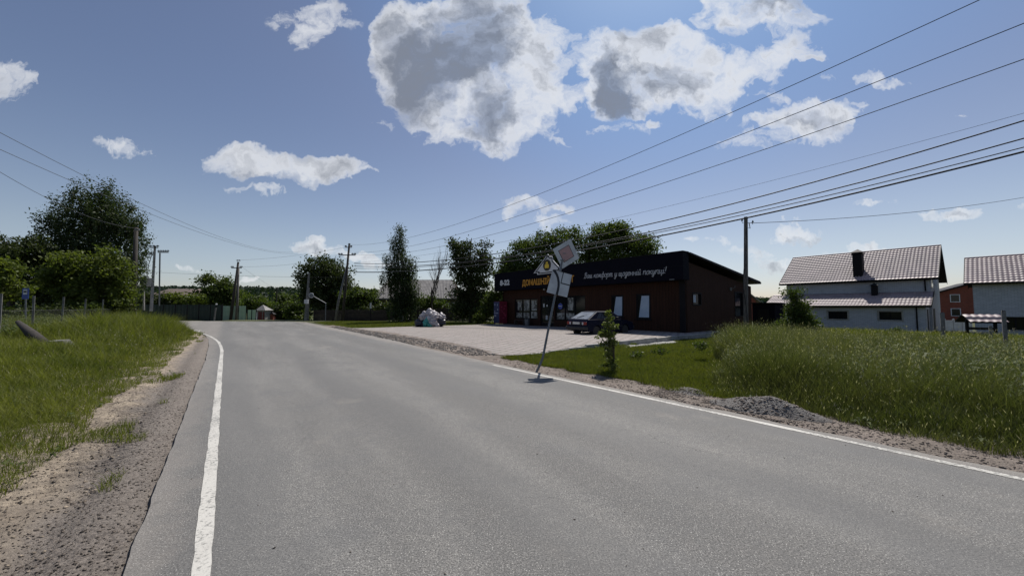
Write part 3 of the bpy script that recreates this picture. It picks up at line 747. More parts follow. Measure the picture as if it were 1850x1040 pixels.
# side walls (trapezoid) right side with two small openings
def side_wall(mb, xo, holes):
    hs = sorted(holes); y = .0; top = lambda yy: ZF - .42 + (ZB - ZF) * yy / DEP
    def seg(y0, y1, z0, z1a, z1b): mb.prism([(y0, z0), (y1, z0), (y1, z1b), (y0, z1a)], .25, 'x', xo)
    for (a, b, c, d) in hs:
        seg(y, a, -.6, top(y), top(a)); seg(a, b, -.6, c, c); seg(a, b, d, top(a), top(b)); y = b
    seg(y, DEP, -.6, top(y), top(DEP))
RF = Frame(*SF.world(LEN, 0)[:2], SF.a + math.pi / 2)   # the right side wall's own axes (x runs inward)
s1 = (RF.at(1251, 540)[0], RF.at(1267, 540)[0], 1.75, 2.55)
s2 = (RF.at(1327, 540)[0], RF.at(1342, 540)[0], 1.0, 2.75)
side_wall(mb, LEN - .25, [s1, s2]); side_wall(mb, 0.0, [])
mb.box(.25, LEN - .25, DEP - .25, DEP, -.6, ZB - .45)
mb.build('wall', M['planks'], shop)
sbox('floor_slab', .3, LEN - .3, .3, DEP - .3, -.2, .13, M['concrete'])
# plinth of dark trim at the front corner
sbox('corner_trim', LEN - .32, LEN + .02, -.03, .0 - .002, .05, ZFB, M['dark_trim'])
# roof slab
mb = MB(); mb.prism([(-.05, ZF - .10), (DEP + .75, ZB - .22), (DEP + .75, ZB - .02), (-.05, ZF + .03)], LEN + .75, 'x', -.35)
mb.build('roof', M['dark_trim'], shop, bevel=.02)
mb = MB(); mb.tube([(-.3, DEP + .8, ZB - .15), (LEN + .4, DEP + .8, ZB - .15)], .07, 8); mb.build('gutter', M['dark_trim'], shop)
# fascia box
fas = MB().box(-.38, LEN + .30, -.72, -.02, ZFB, ZF + .02).build('sign_fascia', M['navy'], shop, bevel=.015)
sbox('fascia_cap', -.41, LEN + .33, -.75, -.05, ZF + .022, ZF + .06, M['dark_trim'])
mb = MB()
for zz in (ZFB + .8,): mb.box(-.38, LEN + .30, -.726, -.7215, zz, zz + .012)
mb.build('panel_joint', M['dark_trim'], fas)
def text_mesh(name, s, size, m, parent, loc, rot=(math.pi / 2, 0, 0), bold=0.0, shear=0.0, ext=.015, width=None, height=None, spacing=1.0):
    cu = bpy.data.curves.new(name, 'FONT'); cu.body = s; cu.size = size; cu.offset = bold; cu.shear = shear; cu.extrude = ext; cu.space_character = spacing
    to = bpy.data.objects.new(name, cu); col.objects.link(to)
    dg = bpy.context.evaluated_depsgraph_get(); me = bpy.data.meshes.new_from_object(to.evaluated_get(dg))
    bpy.data.objects.remove(to)
    xs = [v.co.x for v in me.vertices]; ys = [v.co.y for v in me.vertices]
    if width:
        sx = width / (max(xs) - min(xs)); sy = (height / (max(ys) - min(ys))) if height else sx
        x0 = min(xs); y0 = min(ys)
        for v in me.vertices: v.co.x = (v.co.x - x0) * sx; v.co.y = (v.co.y - y0) * sy
    me.materials.clear(); o = link_mesh(name, me, m, parent); o.location = loc; o.rotation_euler = rot
    return o
YF = -.735
def sx_(px, py=500): return SF.at(px, py, YF)[0]
def sz_(px, py): return SF.at(px, py, YF)[1]
x0, x1 = sx_(903.5), sx_(920.5)
text_mesh('letters', '8-22', .7, M['letter_white'], fas, (x0, YF, sz_(912, 515.5)), bold=.035, width=x1 - x0, height=sz_(912, 505) - sz_(912, 515))
x0, x1 = sx_(943.5), sx_(1037)
text_mesh('letters', 'ДОМАШНІЙ МАРКЕТ', .8, M['letter_orange'], fas, (x0, YF, sz_(960, 517.5)), bold=.022, width=x1 - x0, height=sz_(960, 500.0) - sz_(960, 516.5))
# the slogan is drawn as brush strokes of joined script
SCRIPT = {  # unit: x-height 1, ascender 1.7, descender -.7; each letter: advance, strokes
 'В': (1.25, [[(.0, .15), (.12, 0), (.3, .5), (.45, 1.6), (.25, 1.5), (.2, 1.2)], [(.3, 1.55), (.7, 1.72), (.95, 1.45), (.75, 1.0), (.4, .9)], [(.45, .9), (.9, .85), (1.0, .4), (.6, 0), (.2, .1)]]),
 'а': (1.0, [[(.75, .85), (.45, 1.0), (.12, .6), (.15, .1), (.45, .05), (.75, .6), (.82, 1.0)], [(.82, 1.0), (.72, .3), (.85, 0), (1.05, .25)]]),
 'ш': (1.35, [[(.05, .7), (.18, 1.0), (.12, .3), (.28, 0), (.5, .3), (.6, 1.0)], [(.6, 1.0), (.52, .3), (.68, 0), (.92, .3), (1.02, 1.0)], [(1.02, 1.0), (.95, .3), (1.1, 0), (1.35, .25)]]),
 'к': (.95, [[(.15, 1.0), (.08, 0)], [(.8, 1.0), (.5, .75), (.2, .5), (.5, .45), (.7, .05), (1.0, .2)]]),
 'о': (.9, [[(.5, 1.0), (.15, .75), (.12, .2), (.4, 0), (.72, .25), (.75, .8), (.5, 1.0), (.9, .85)]]),
 'м': (1.2, [[(.0, .05), (.2, .2), (.35, 1.0), (.5, .2), (.85, 1.0), (.85, .2), (1.0, 0), (1.2, .2)]]),
 'ф': (1.35, [[(.62, -.7), (.72, 1.7)], [(.65, .9), (.35, 1.0), (.08, .6), (.15, .1), (.45, 0), (.65, .3)], [(.68, .6), (.9, 1.0), (1.2, .8), (1.15, .2), (.85, 0), (.65, .2)]]),
 'р': (1.05, [[(.05, .6), (.25, 1.0), (.1, -.7)], [(.22, .6), (.45, 1.0), (.8, .9), (.85, .35), (.55, 0), (.22, .15)]]),
 'т': (1.35, [[(.05, .7), (.2, 1.0), (.1, 0)], [(.2, .6), (.4, 1.0), (.62, .9), (.55, 0)], [(.6, .6), (.8, 1.0), (1.02, .9), (.98, .2), (1.1, 0), (1.35, .2)]]),
 'у': (1.0, [[(.1, .7), (.22, 1.0), (.2, .3), (.42, .05), (.75, .6), (.85, 1.0)], [(.85, 1.0), (.65, -.4), (.35, -.7), (.15, -.45), (.6, -.05), (1.05, .2)]]),
 'щ': (1.4, [[(.05, .7), (.18, 1.0), (.12, .3), (.28, 0), (.5, .3), (.6, 1.0)], [(.6, 1.0), (.52, .3), (.68, 0), (.92, .3), (1.02, 1.0)], [(1.02, 1.0), (.95, .2), (1.15, 0), (1.2, -.4), (1.05, -.4), (1.4, .2)]]),
 'д': (1.0, [[(.75, .85), (.45, 1.0), (.12, .6), (.15, .1), (.45, .05), (.75, .6), (.82, 1.0)], [(.82, 1.0), (.65, -.4), (.4, -.7), (.2, -.5), (.6, -.1), (1.0, .2)]]),
 'е': (.85, [[(.12, .45), (.65, .65), (.6, .95), (.35, 1.0), (.1, .6), (.15, .15), (.45, 0), (.85, .3)]]),
 'н': (1.1, [[(.18, 1.0), (.1, 0)], [(.12, .5), (.8, .55)], [(.88, 1.0), (.8, .2), (.95, 0), (1.1, .2)]]),
 'і': (.55, [[(.05, .6), (.2, 1.0), (.15, .2), (.3, 0), (.55, .25)], [(.28, 1.35), (.3, 1.45)]]),
 'й': (1.05, [[(.05, .7), (.2, 1.0), (.15, .3), (.32, 0), (.6, .4), (.75, 1.0)], [(.75, 1.0), (.65, .3), (.8, 0), (1.05, .25)], [(.3, 1.5), (.5, 1.3), (.75, 1.5)]]),
 'п': (1.15, [[(.05, .7), (.2, 1.0), (.12, 0)], [(.2, .6), (.5, 1.0), (.85, .9), (.8, .2), (.95, 0), (1.15, .2)]]),
 'ц': (1.15, [[(.05, .7), (.18, 1.0), (.14, .3), (.35, 0), (.65, .35), (.75, 1.0)], [(.75, 1.0), (.68, .15), (.9, 0), (.95, -.4), (.8, -.4), (1.15, .2)]]),
 '!': (.6, [[(.3, 1.75), (.2, .5)], [(.17, .12), (.17, .0)]]), ' ': (.62, [])}
def catmull(p, n=5):
    p = [p[0]] + p + [p[-1]]; out = []
    for i in range(1, len(p) - 2):
        for k in range(n):
            t = k / n; out.append(tuple(.5 * ((2 * p[i][j]) + (-p[i - 1][j] + p[i + 1][j]) * t + (2 * p[i - 1][j] - 5 * p[i][j] + 4 * p[i + 1][j] - p[i + 2][j]) * t * t + (-p[i - 1][j] + 3 * p[i][j] - 3 * p[i + 1][j] + p[i + 2][j]) * t ** 3) for j in range(2)))
    out.append(p[-2]); return out
def script_text(name, s, x0, x1, z0, z1, y, m, parent, xh):
    tw = sum(SCRIPT[c][0] for c in s); k = (x1 - x0) / tw; mb = MB(); x = 0
    for c in s:
        adv, sts = SCRIPT[c]
        for st in sts:
            pts = [(x0 + (x + px + pz * .22) * k, y, z0 + (z1 - z0) * (x + px) / tw + pz * xh) for px, pz in catmull(st)]
            mb.tube(pts, .024, 5)
        x += adv
    return mb.build(name, m, parent)
xs0, xs1 = sx_(1055), sx_(1204)
script_text('letters', 'Ваш комфорт у щоденній покупці!', xs0, xs1, sz_(1056, 502.5), sz_(1202, 493.5) , YF + .005, plain('dim_white_letter', (.42, .43, .46)), fas, .225)

def window(px_, name, x0, x1, z0, z1, npan, parent, glass, y=.06, frame=.07, inner=None):
    w = MB()
    w.box(x0, x0 + frame, y, y + .09, z0, z1); w.box(x1 - frame, x1, y, y + .09, z0, z1)
    w.box(x0 + frame, x1 - frame, y, y + .09, z0, z0 + frame); w.box(x0 + frame, x1 - frame, y, y + .09, z1 - frame, z1)
    for i in range(1, npan):
        xm = x0 + (x1 - x0) * i / npan; w.box(xm - frame / 2, xm + frame / 2, y, y + .09, z0 + frame, z1 - frame)
    o = w.build(name, M['dark_trim'], parent)
    MB().box(x0 + frame * .6, x1 - frame * .6, y + .04, y + .05, z0 + frame * .6, z1 - frame * .6).build('pane', glass, o)
    return o
wa = window(0, 'shop_window', *wA, 3, shop, M['glass_dark']); wb = window(0, 'shop_window', *wB, 3, shop, M['glass_dark'])
def postered(w, W, spots):
    x0, x1, z0, z1 = W
    for (a, b, c, d) in spots: box('poster', x0 + (x1 - x0) * a, x0 + (x1 - x0) * b, .098, .104, z0 + (z1 - z0) * c, z0 + (z1 - z0) * d, M['poster'], w)
postered(wa, wA, [(.05, .30, .05, .30), (.37, .63, .05, .30), (.70, .95, .05, .36), (.10, .28, .42, .88), (.40, .62, .40, .92), (.72, .93, .42, .9)])
postered(wb, wB, [(.04, .30, .05, .30), (.37, .63, .05, .30), (.42, .60, .42, .92)])
# door recess
drf = MB(); x0, x1, z0, z1 = dr
drf.box(x0, x0 + .1, .08, .18, z0, z1); drf.box(x1 - .1, x1, .08, .18, z0, z1); drf.box(x0 + .1, x1 - .1, .08, .18, z1 - .5, z1 - .42); drf.box(x0 + .1, x1 - .1, .08, .18, z1 - .1, z1); drf.box(x0 + .1, x1 - .1, .08, .18, z0, z0 + .25)
do = drf.build('door', M['dark_trim'], shop)
box('pane', x0 + .1, x1 - .1, .12, .13, z0 + .25, z1 - .1, M['glass_dark'], do)
for nb in ((x0 + .25, x0 + .42, z0 + 1.55, z0 + 1.85), (x0 + .65, x0 + .8, z0 + 1.6, z0 + 1.75), (x0 + .55, x0 + .78, z0 + .5, z0 + .85)): MB().box(nb[0], nb[1], .108, .114, nb[2], nb[3]).build('notice', M['sign_white'], do)
MB().tube([(x1 - .2, .02, z0 + .8), (x1 - .2, .02, z0 + 1.3)], .02, 8).build('handle', M['galv'], do)
# round blue sticker on the window right of the door
xk, zk = SF.at(1011.5, 553, .05)
st = MB().lathe([(.24, -.004), (.24, .004)], (xk, .092, zk), 24, 'y').build('sticker', M['sticker_blue'], wb)
MB().box(xk - .2, xk + .2, .080, .0865, zk - .03, zk + .05).lathe([(.245, .006), (.245, .0065)], (xk, .092, zk), 24, 'y').build('sticker_mark', M['sign_white'], st)
# two tilted windows
for (a, b, c, d) in (w1, w2):
    f = window(0, 'tilt_window', a, b, c, d, 1, shop, M['glass_dark'], y=.02, frame=.10)
    hw_ = (b - a) / 2; sash = MB().prism([(-hw_ + .16, 0), (hw_ - .16, 0), (hw_ - .16, d - c - .24), (-hw_ + .34, d - c - .24)], .04, 'y', -.02).build('sash', M['blind'], f)  # sash shaped and coloured as the bright sky reflection in the pane
    sash.location = ((a + b) / 2 + .06, -.01, c + .11); sash.rotation_euler = (rad(-3), 0, 0)
    sash.location.y = -.03
    MB().box(a - .08, b + .08, -.09, .015, c - .06, c - .003).build('sill', M['dark_trim'], f)
# side openings
def side_window(W, lit):
    y0, y1, z0, z1 = W; w = MB(); X = LEN
    w.box(X - .12, X + .02, y0, y0 + .08, z0, z1); w.box(X - .12, X + .02, y1 - .08, y1, z0, z1); w.box(X - .12, X + .02, y0 + .08, y1 - .08, z0, z0 + .08); w.box(X - .12, X + .02, y0 + .08, y1 - .08, z1 - .08, z1)
    o = w.build('side_window', M['dark_trim'], shop)
    box('pane', X - .08, X - .07, y0 + .06, y1 - .06, z0 + .06, z1 - .06, M['glass_dark'], o)
    if lit: box('curtain', X - .066, X - .06, y0 + .08, y0 + .08 + (y1 - y0) * .42, z0 + .2, z1 - .15, M['blind'], o)
side_window(s1, True); side_window(s2, False)
# security light under the fascia, bracket and cable on the side wall
MB().lathe([(.02, 0), (.09, .04), (.10, .12), (.05, .16)], (SF.at(984, 528, -.3)[0], -.35, ZFB - .17), 12).build('wall_lamp', M['sign_white'], shop)
MB().box(LEN - .5, LEN - .2, -.78, -.70, ZFB + .02, ZFB + .07).build('wall_lamp', M['galv'], shop)
MB().tube([(LEN + .02, 6.2, 2.9), (LEN + .25, 6.3, 3.0), (LEN + .25, 6.3, 3.15)], .02, 6).box(LEN + .001, LEN + .06, 6.1, 6.3, 2.8, 3.0).build('cable_bracket', M['galv'], shop)
# house shaped logo standing on the fascia edge
def lp(px, py): return SF.at(px, py, -.80)
ol = [lp(989.5, 460.5), lp(994, 465.5), lp(994, 463.5), lp(997.5, 465), lp(998, 470.5), lp(1012, 485.5), lp(1010, 488.5), lp(1002, 488), lp(1002, 491.5), lp(972.5, 495), lp(971.5, 492), lp(966, 492.5)]
cxl = sum(p[0] for p in ol) / len(ol); czl = sum(p[1] for p in ol) / len(ol)
back = MB().prism([(cxl + (p[0] - cxl) * 1.09, czl + (p[1] - czl) * 1.09) for p in ol], .05, 'y', -.795).build('logo_sign', M['letter_white'], shop)
def inset(sc_): return [(cxl + (p[0] - cxl) * sc_, czl + (p[1] - czl) * sc_) for p in ol]
MB().prism(inset(.98), .01, 'y', -.808).build('logo_outline', M['sign_black'], back)
MB().prism(inset(.84), .01, 'y', -.822).build('logo_field', M['letter_white'], back)
ex, ez = lp(988.7, 479)
MB().lathe([(.46, 0), (.46, .01)], (ex, -.836, ez), 28, 'y').build('emblem_disc', M['sign_black'], back)
MB().lathe([(.40, 0), (.40, .004)], (ex, -.842, ez), 28, 'y').build('emblem_ring', mat('emblem_ring_mat', (.16, .12, .03), None, 3, .6), back)
MB().lathe([(.37, 0), (.37, .004)], (ex, -.848, ez), 28, 'y').build('emblem_disc', M['sign_black'], back)
yb = MB().prism([(ex - .2, ez - .24), (ex + .2, ez - .24), (ex + .25, ez - .12), (ex + .22, ez + .08), (ex - .22, ez + .08), (ex - .25, ez - .12)], .01, 'y', -.860)
yb.prism([(ex - .14, ez + .1), (ex + .14, ez + .1), (ex + .12, ez + .24), (ex + .04, ez + .28), (ex - .1, ez + .26)], .01, 'y', -.860)
yb.build('emblem_bag', M['yellow'], back)

# vending machine, bin, step outside the shop
vx, _ = SF.at(904, 580, -.75); 
vm_o = SF.world(.02, -1.05, .09)
vm = empty('vending_machine', vm_o, SF.a + rad(-2), 'tall blue and crimson vending machine beside the left end of the shop front', 'vending machine')
MB().box(0, .95, 0, .9, .06, 2.12).build('cabinet', M['vend_pink'], vm, bevel=.02)
MB().box(.02, .93, -.03, -.002, .1, 2.08).build('front_panel', M['vend_blue'], vm, bevel=.01)
pm_ = mat('machine_print', (.30, .32, .42), None, 3, .5)
for (a, b, c, d) in [(.15, .3, 1.75, 1.9), (.6, .72, 1.7, 1.88), (.1, .8, .98, 1.06), (.15, .45, .7, .85), (.62, .8, 1.3, 1.42), (.12, .3, 1.15, 1.22)]: box('print_mark', a, b, -.037, -.031, c, d, pm_, vm)
pm_ = mat('machine_side_print', (.42, .06, .12), None, 3, .5)
for k in range(9):
    a = random.uniform(.1, .6); box('print_mark', .952, .957, a, a + random.uniform(.1, .25), .55 + k * .14, .60 + k * .14 + .03, pm_, vm)
for (fx, fy) in ((.08, .08), (.87, .08), (.08, .82), (.87, .82)): MB().lathe([(.03, 0), (.03, .06)], (fx, fy, 0), 8).build('foot', M['black'], vm)
bx_, _ = SF.at(953, 585, -.5); bo = SF.world(bx_, -.55, .08)
urn = empty('litter_bin', bo, SF.a, 'small pale litter bin standing under the left shop window', 'litter bin')
MB().lathe([(.17, 0), (.20, .02), (.23, .5), (.25, .52), (.25, .56), (.21, .56), (.19, .1)], k=16).build('bucket', M['galv'], urn)
MB().tube([(-.24, 0, .5), (-.2, 0, .66), (.2, 0, .66), (.24, 0, .5)], .01, 6).build('handle', M['galv'], urn)
bnx, _ = SF.at(935, 585, -.4)
bn = empty('bench', SF.world(bnx - .3, -.62, .08), SF.a, 'low dark wooden bench against the wall left of the shop door', 'bench')
MB().box(0, 1.5, 0, .16, .40, .44).box(0, 1.5, .19, .35, .40, .44).build('seat', M['dark_wood'], bn, bevel=.006)
for x in (.1, 1.3): MB().box(x, x + .08, .02, .33, 0, .398).build('leg', M['dark_wood'], bn)

# ================================================================== CAR
hx, hy = .82, .57; l_ = math.hypot(hx, hy); hx /= l_; hy /= l_
Cx, Cy = 4.02, 19.9
cz = .06
car = empty('parked_car', (Cx - hy * .81, Cy + hx * .81, cz), math.atan2(hy, hx), 'dark blue hatchback parked nose towards the shop wall', 'car')
W_ = .81
def arch(cx, r=.33, n=9): return [(cx + r * math.cos(t), .30 + r * math.sin(t)) for t in [math.pi - math.pi * i / (n - 1) for i in range(n)]]
prof = [(.10, .30), (.03, .45), (.02, .62), (.06, .78), (.16, .93), (.9, .935), (3.0, .90), (3.35, .85), (3.8, .74), (3.93, .66), (3.97, .48), (3.93, .28)]
bot = [(3.57, .22)] + [(x, z) for x, z in reversed(arch(3.22))] + [(2.86, .22), (1.13, .22)] + [(x, z) for x, z in reversed(arch(.78))] + [(.42, .24)]
mb = MB(); pts = prof + bot; n = len(pts); secs = [(-W_ + .0, .965), (-W_ * .985, 1.0), (W_ * .985, 1.0), (W_, .965)]
vs = []
for (y, k) in [(-W_, .97), (-W_ + .05, 1.0), (W_ - .05, 1.0), (W_, .97)]:
    for (x, z) in pts:
        kk = k if z > .33 else 1.0
        vs.append((2.0 + (x - 2.0) * (kk if kk < 1 else 1), y * (1.0 if z < .75 else .975), .5 + (z - .5) * (kk if z > .5 else 1)))
fs = [tuple(range(n)), tuple(range(4 * n - 1, 3 * n - 1, -1))] + [(r * n + i, (r + 1) * n + i, (r + 1) * n + (i + 1) % n, r * n + (i + 1) % n) for r in range(3) for i in range(n)]
mb.add(vs, fs); body = mb.build('body', M['car_blue'], car, bevel=.018)
# greenhouse
def gh(z, hw, xr, xf): return [(xr, -hw, z), (xf, -hw, z), (xf, hw, z), (xr, hw, z)]
b0 = gh(.925, .765, .17, 3.02); b1 = gh(1.345, .60, 1.02, 2.28)
cab = MB().add(b0 + b1, [(0, 3, 2, 1), (4, 5, 6, 7), (0, 1, 5, 4), (1, 2, 6, 5), (2, 3, 7, 6), (3, 0, 4, 7)]); cabo = cab.build('cabin', M['car_blue'], car, bevel=.035)
MB().add(gh(1.352, .54, 1.10, 2.22) + gh(1.372, .48, 1.2, 2.1), [(0, 3, 2, 1), (4, 5, 6, 7), (0, 1, 5, 4), (1, 2, 6, 5), (2, 3, 7, 6), (3, 0, 4, 7)]).build('roof', M['car_blue'], car, bevel=.01)
def pane(name, a, b, c, d, m, off, parent=cabo, th=.004):
    """quad patch in the plane of 4 points, pushed out by off"""
    A, B_, C_, D_ = map(Vector, (a, b, c, d)); nn = (B_ - A).cross(D_ - A).normalized()
    ctr = (A + B_ + C_ + D_) / 4
    if nn.dot(ctr - Vector((1.6, 0, 1.1))) < 0: nn = -nn
    v = [p + nn * off for p in (A, B_, C_, D_)] + [p + nn * (off + th) for p in (A, B_, C_, D_)]
    return MB().add(v, [(0, 3, 2, 1), (4, 5, 6, 7), (0, 1, 5, 4), (1, 2, 6, 5), (2, 3, 7, 6), (3, 0, 4, 7)]).build(name, m, parent)
def lerp3(p, q_, t): return tuple(p[i] + (q_[i] - p[i]) * t for i in range(3))
def patch(q4, u0, u1, v0, v1):
    A, B_, C_, D_ = q4
    f = lambda u, v: lerp3(lerp3(A, B_, u), lerp3(D_, C_, u), v)
    return f(u0, v0), f(u1, v0), f(u1, v1), f(u0, v1)
rear_q = (b0[0], b0[3], b1[3], b1[0]); front_q = (b0[2], b0[1], b1[1], b1[2]); rq = (b0[0], b0[1], b1[1], b1[0]); lq = (b0[3], b0[2], b1[2], b1[3])
rg = pane('rear_window', *patch(rear_q, .07, .93, .06, .93), M['rear_glass'], .003)
MB().tube([(.52, -.1, 1.12), (.3, .25, 1.01)], .012, 5).build('wiper', M['black'], rg)
pane('windscreen', *patch(front_q, .06, .94, .07, .93), M['glass_dark'], .003)
for qd in (rq, lq):
    pane('side_window', *patch(qd, .20, .325, .12, .86), M['glass_dark'], .003); pane('side_window', *patch(qd, .345, .58, .12, .88), M['glass_dark'], .003); pane('side_window', *patch(qd, .60, .86, .12, .88), M['glass_dark'], .003)
def wheel(x, y, sgn):
    w = MB().lathe([(.16, -.08), (.25, -.085), (.275, -.07), (.285, -.04), (.285, .04), (.275, .07), (.25, .085), (.16, .08)], (x, y, .285), 28, 'y').build('wheel', M['rubber'], car, smooth=False)
    r = MB().lathe([(.158, -.06), (.165, .05), (.15, .062), (.05, .05), (.04, .07)], (x, y, .285), 20, 'y') if sgn > 0 else MB().lathe([(.04, -.07), (.05, -.05), (.15, -.062), (.165, -.05), (.158, .06)], (x, y, .285), 20, 'y')
    r.build('rim', M['chrome'], w)
for (x, y, s_) in ((.78, -.70, -1), (.78, .70, 1), (3.22, -.70, -1), (3.22, .70, 1)): wheel(x, y, s_)
MB().prism([(-.05, .36), (.10, .34), (.10, .54), (-.02, .55), (-.06, .50)], 1.60, 'y', -.80).build('rear_bumper', M['bumper'], car, bevel=.02)
MB().prism([(3.90, .34), (4.03, .36), (4.05, .46), (4.0, .52), (3.90, .54)], 1.60, 'y', -.80).build('front_bumper', M['bumper'], car, bevel=.02)
for s_ in (-1, 1):
    y0, y1 = sorted((s_ * .42, s_ * .75)); MB().box(.005, .05, y0, y1, .64, .79).build('tail_light', M['tail_red'], car, bevel=.01)
    y0, y1 = sorted((s_ * .42, s_ * .54)); MB().box(.0, .004, y0, y1, .65, .78).build('reversing_lamp', M['lamp_clear'], car)
    y0, y1 = sorted((s_ * .45, s_ * .72)); MB().box(3.86, 3.965, y0, y1, .58, .70).build('headlight', M['lamp_clear'], car, bevel=.01)
    y0, y1 = sorted((s_ * .80, s_ * .93)); MB().box(2.35, 2.47, y0, y1, .94, 1.05).build('wing_mirror', M['black'], car, bevel=.02)
    y0, y1 = sorted((s_ * .803, s_ * .82)); MB().box(1.05, 2.95, y0, y1, .50, .55).build('side_moulding', M['bumper'], car, bevel=.004)
    for dx in (1.05, 1.95): y0, y1 = sorted((s_ * .795, s_ * .815)); MB().box(dx, dx + .14, y0, y1, .80, .83).build('door_handle', M['black'], car)
    for dx in (.98, 1.9, 2.82): y0, y1 = sorted((s_ * .8, s_ * .8125)); box('door_seam', dx, dx + .008, y0, y1, .28, .88, M['black'], car)
MB().box(-.012, .03, -.26, .26, .66, .775).build('number_plate', M['plate'], car)
for ya in (-.36, .28): box('tail_panel', .0, .04, ya, ya + .08, .64, .79, M['black'], car)
MB().tube([(-.03, -.45, .25), (.35, -.45, .27)], .022, 8).build('exhaust', M['galv'], car)

# ================================================================== LEANING ROAD SIGN
sb = G(969, 672); Y0 = sb[1]
rs = empty('road_sign', (sb[0], sb[1], 0), 0, 'bent leaning pole with a turned faded diamond plate above a square bend plate', 'road sign')
def L3(px, py, Y): v = P(px, py, Y); return (v.x - sb[0], v.y - sb[1], v.z)
pole = [(-.05, -.03, -.12), (0, 0, 0), L3(974, 662, Y0 + .03), L3(980, 648, Y0 + .07), L3(983, 634, Y0 + .11), L3(990, 598, Y0 + .22), L3(1000, 548, Y0 + .38), L3(1009, 505, Y0 + .53), L3(1017, 462, Y0 + .67), L3(1019, 452, Y0 + .70)]
MB().tube(pole, .03, 12).build('pole', M['galv'], rs, smooth=True)
def plate_from(corners, name, m, parent, th=.004):
    """square plate near 4 pixel corners; real plane fitted facing the corner points"""
    v = [Vector(c) for c in corners]; nn = (v[1] - v[0]).cross(v[3] - v[0]).normalized()
    if nn.y > 0: nn = -nn
    vs = [p for p in v] + [p - nn * th for p in v]
    return MB().add(vs, [(0, 1, 2, 3), (7, 6, 5, 4), (0, 4, 5, 1), (1, 5, 6, 2), (2, 6, 7, 3), (3, 7, 4, 0)]).build(name, m, parent), v, nn
def sub(v, u0, u1, w0, w1, nn, off):
    f = lambda u, w: (v[0].lerp(v[1], u)).lerp(v[3].lerp(v[2], u), w) + nn * off
    return [f(u0, w0), f(u1, w0), f(u1, w1), f(u0, w1)]
def flat_quad(q4, nn, name, m, parent, th=.0015):
    vs = list(q4) + [p + nn * th for p in q4]
    return MB().add(vs, [(0, 1, 2, 3), (7, 6, 5, 4), (0, 4, 5, 1), (1, 5, 6, 2), (2, 6, 7, 3), (3, 7, 4, 0)]).build(name, m, parent)
DY0 = Y0 + .62
dm, dv, dn = plate_from([L3(998.5, 450, DY0), L3(1030.6, 431, DY0 + .08), L3(1047, 466, DY0 + .06), L3(1016, 485.5, DY0 - .02)], 'diamond_plate', M['sign_white'], rs)
flat_quad(sub(dv, .20, .80, .20, .80, dn, .001), dn, 'field_border', M['sign_black'], dm)
flat_quad(sub(dv, .225, .775, .225, .775, dn, .003), dn, 'faded_field', M['sign_pink'], dm)
SY0 = Y0 + .42
sm_, sv, sn = plate_from([L3(998.5, 486.5, SY0 + .05), L3(1034, 496, SY0 + .05), L3(1025, 537, SY0 - .08), L3(987.5, 527.5, SY0 - .08)], 'square_plate', M['sign_white'], rs)
flat_quad(sub(sv, .0, 1, 0, .012, sn, .0012), sn, 'border', M['sign_black'], sm_); flat_quad(sub(sv, .988, 1, .012, 1, sn, .0012), sn, 'border', M['sign_black'], sm_)
f_ = lambda u, w: (sv[0].lerp(sv[1], u)).lerp(sv[3].lerp(sv[2], u), w) + sn * .0016
arc = []
for i in range(15):
    t = i / 14; cu_, cw = .05 + .47 * math.sin(t * math.pi / 2), .03 + .97 * (1 - math.cos(t * math.pi / 2)); arc.append((cu_, cw))
arc = [(.03, .0), (.13, .06), (.25, .16), (.35, .29), (.43, .45), (.475, .62), (.49, .80), (.49, 1.0)]
av = []; af = []
for i, (u, w) in enumerate(arc):
    a_ = arc[max(i - 1, 0)]; b_ = arc[min(i + 1, len(arc) - 1)]; dl = math.dist(a_, b_); nx, ny = (b_[1] - a_[1]) / dl * .055, -(b_[0] - a_[0]) / dl * .055
    av += [f_(max(0, u - nx), max(0, min(1, w - ny))), f_(u + nx, max(0, min(1, w + ny)))]
af = [(2 * i, 2 * i + 1, 2 * i + 3, 2 * i + 2) for i in range(len(arc) - 1)]
MB().add(av, af).build('main_road_stripe', M['sign_black'], sm_)
flat_quad(sub(sv, .53, .57, .0, .50, sn, .0012), sn, 'side_road_stripe', M['sign_black'], sm_)
flat_quad(sub(sv, .57, 1.0, .455, .50, sn, .0012), sn, 'side_road_stripe', M['sign_black'], sm_)
for (px, py, dY) in ((1004, 520, .45), (1009, 500, .50), (1016, 470, .64), (1018, 458, .68)):
    c = Vector(L3(px, py, Y0 + dY)); box('clamp', c.x - .06, c.x + .06, c.y - .045, c.y + .045, c.z - .012, c.z + .012, M['galv'], rs)

# ================================================================== POLES AND WIRES
def insulator(p, parent, up=1, r=.05):
    MB().lathe([(.012, -.08 * up), (.012, 0), (r, .01 * up), (r * 1.1, .05 * up), (r * .6, .08 * up), (r * .75, .11 * up), (r * .3, .14 * up)] if up > 0 else
               [(.012, -.08), (r, -.06), (r, .04), (r * .5, .1)], tuple(p), 10).build('insulator', M['ceramic'], parent)
def pole_root(px, py, Y, name, label, cat, group=None):
    X = P(px, py, Y).x; z = float(H(X, Y)); r = empty(name, (X, Y, z), 0, label, cat, group)
    loc = lambda px_, py_, dY=0.0: Vector(P(px_, py_, Y + dY)) - Vector((X, Y, z))
    return r, loc
UG = 'utility poles along the road'
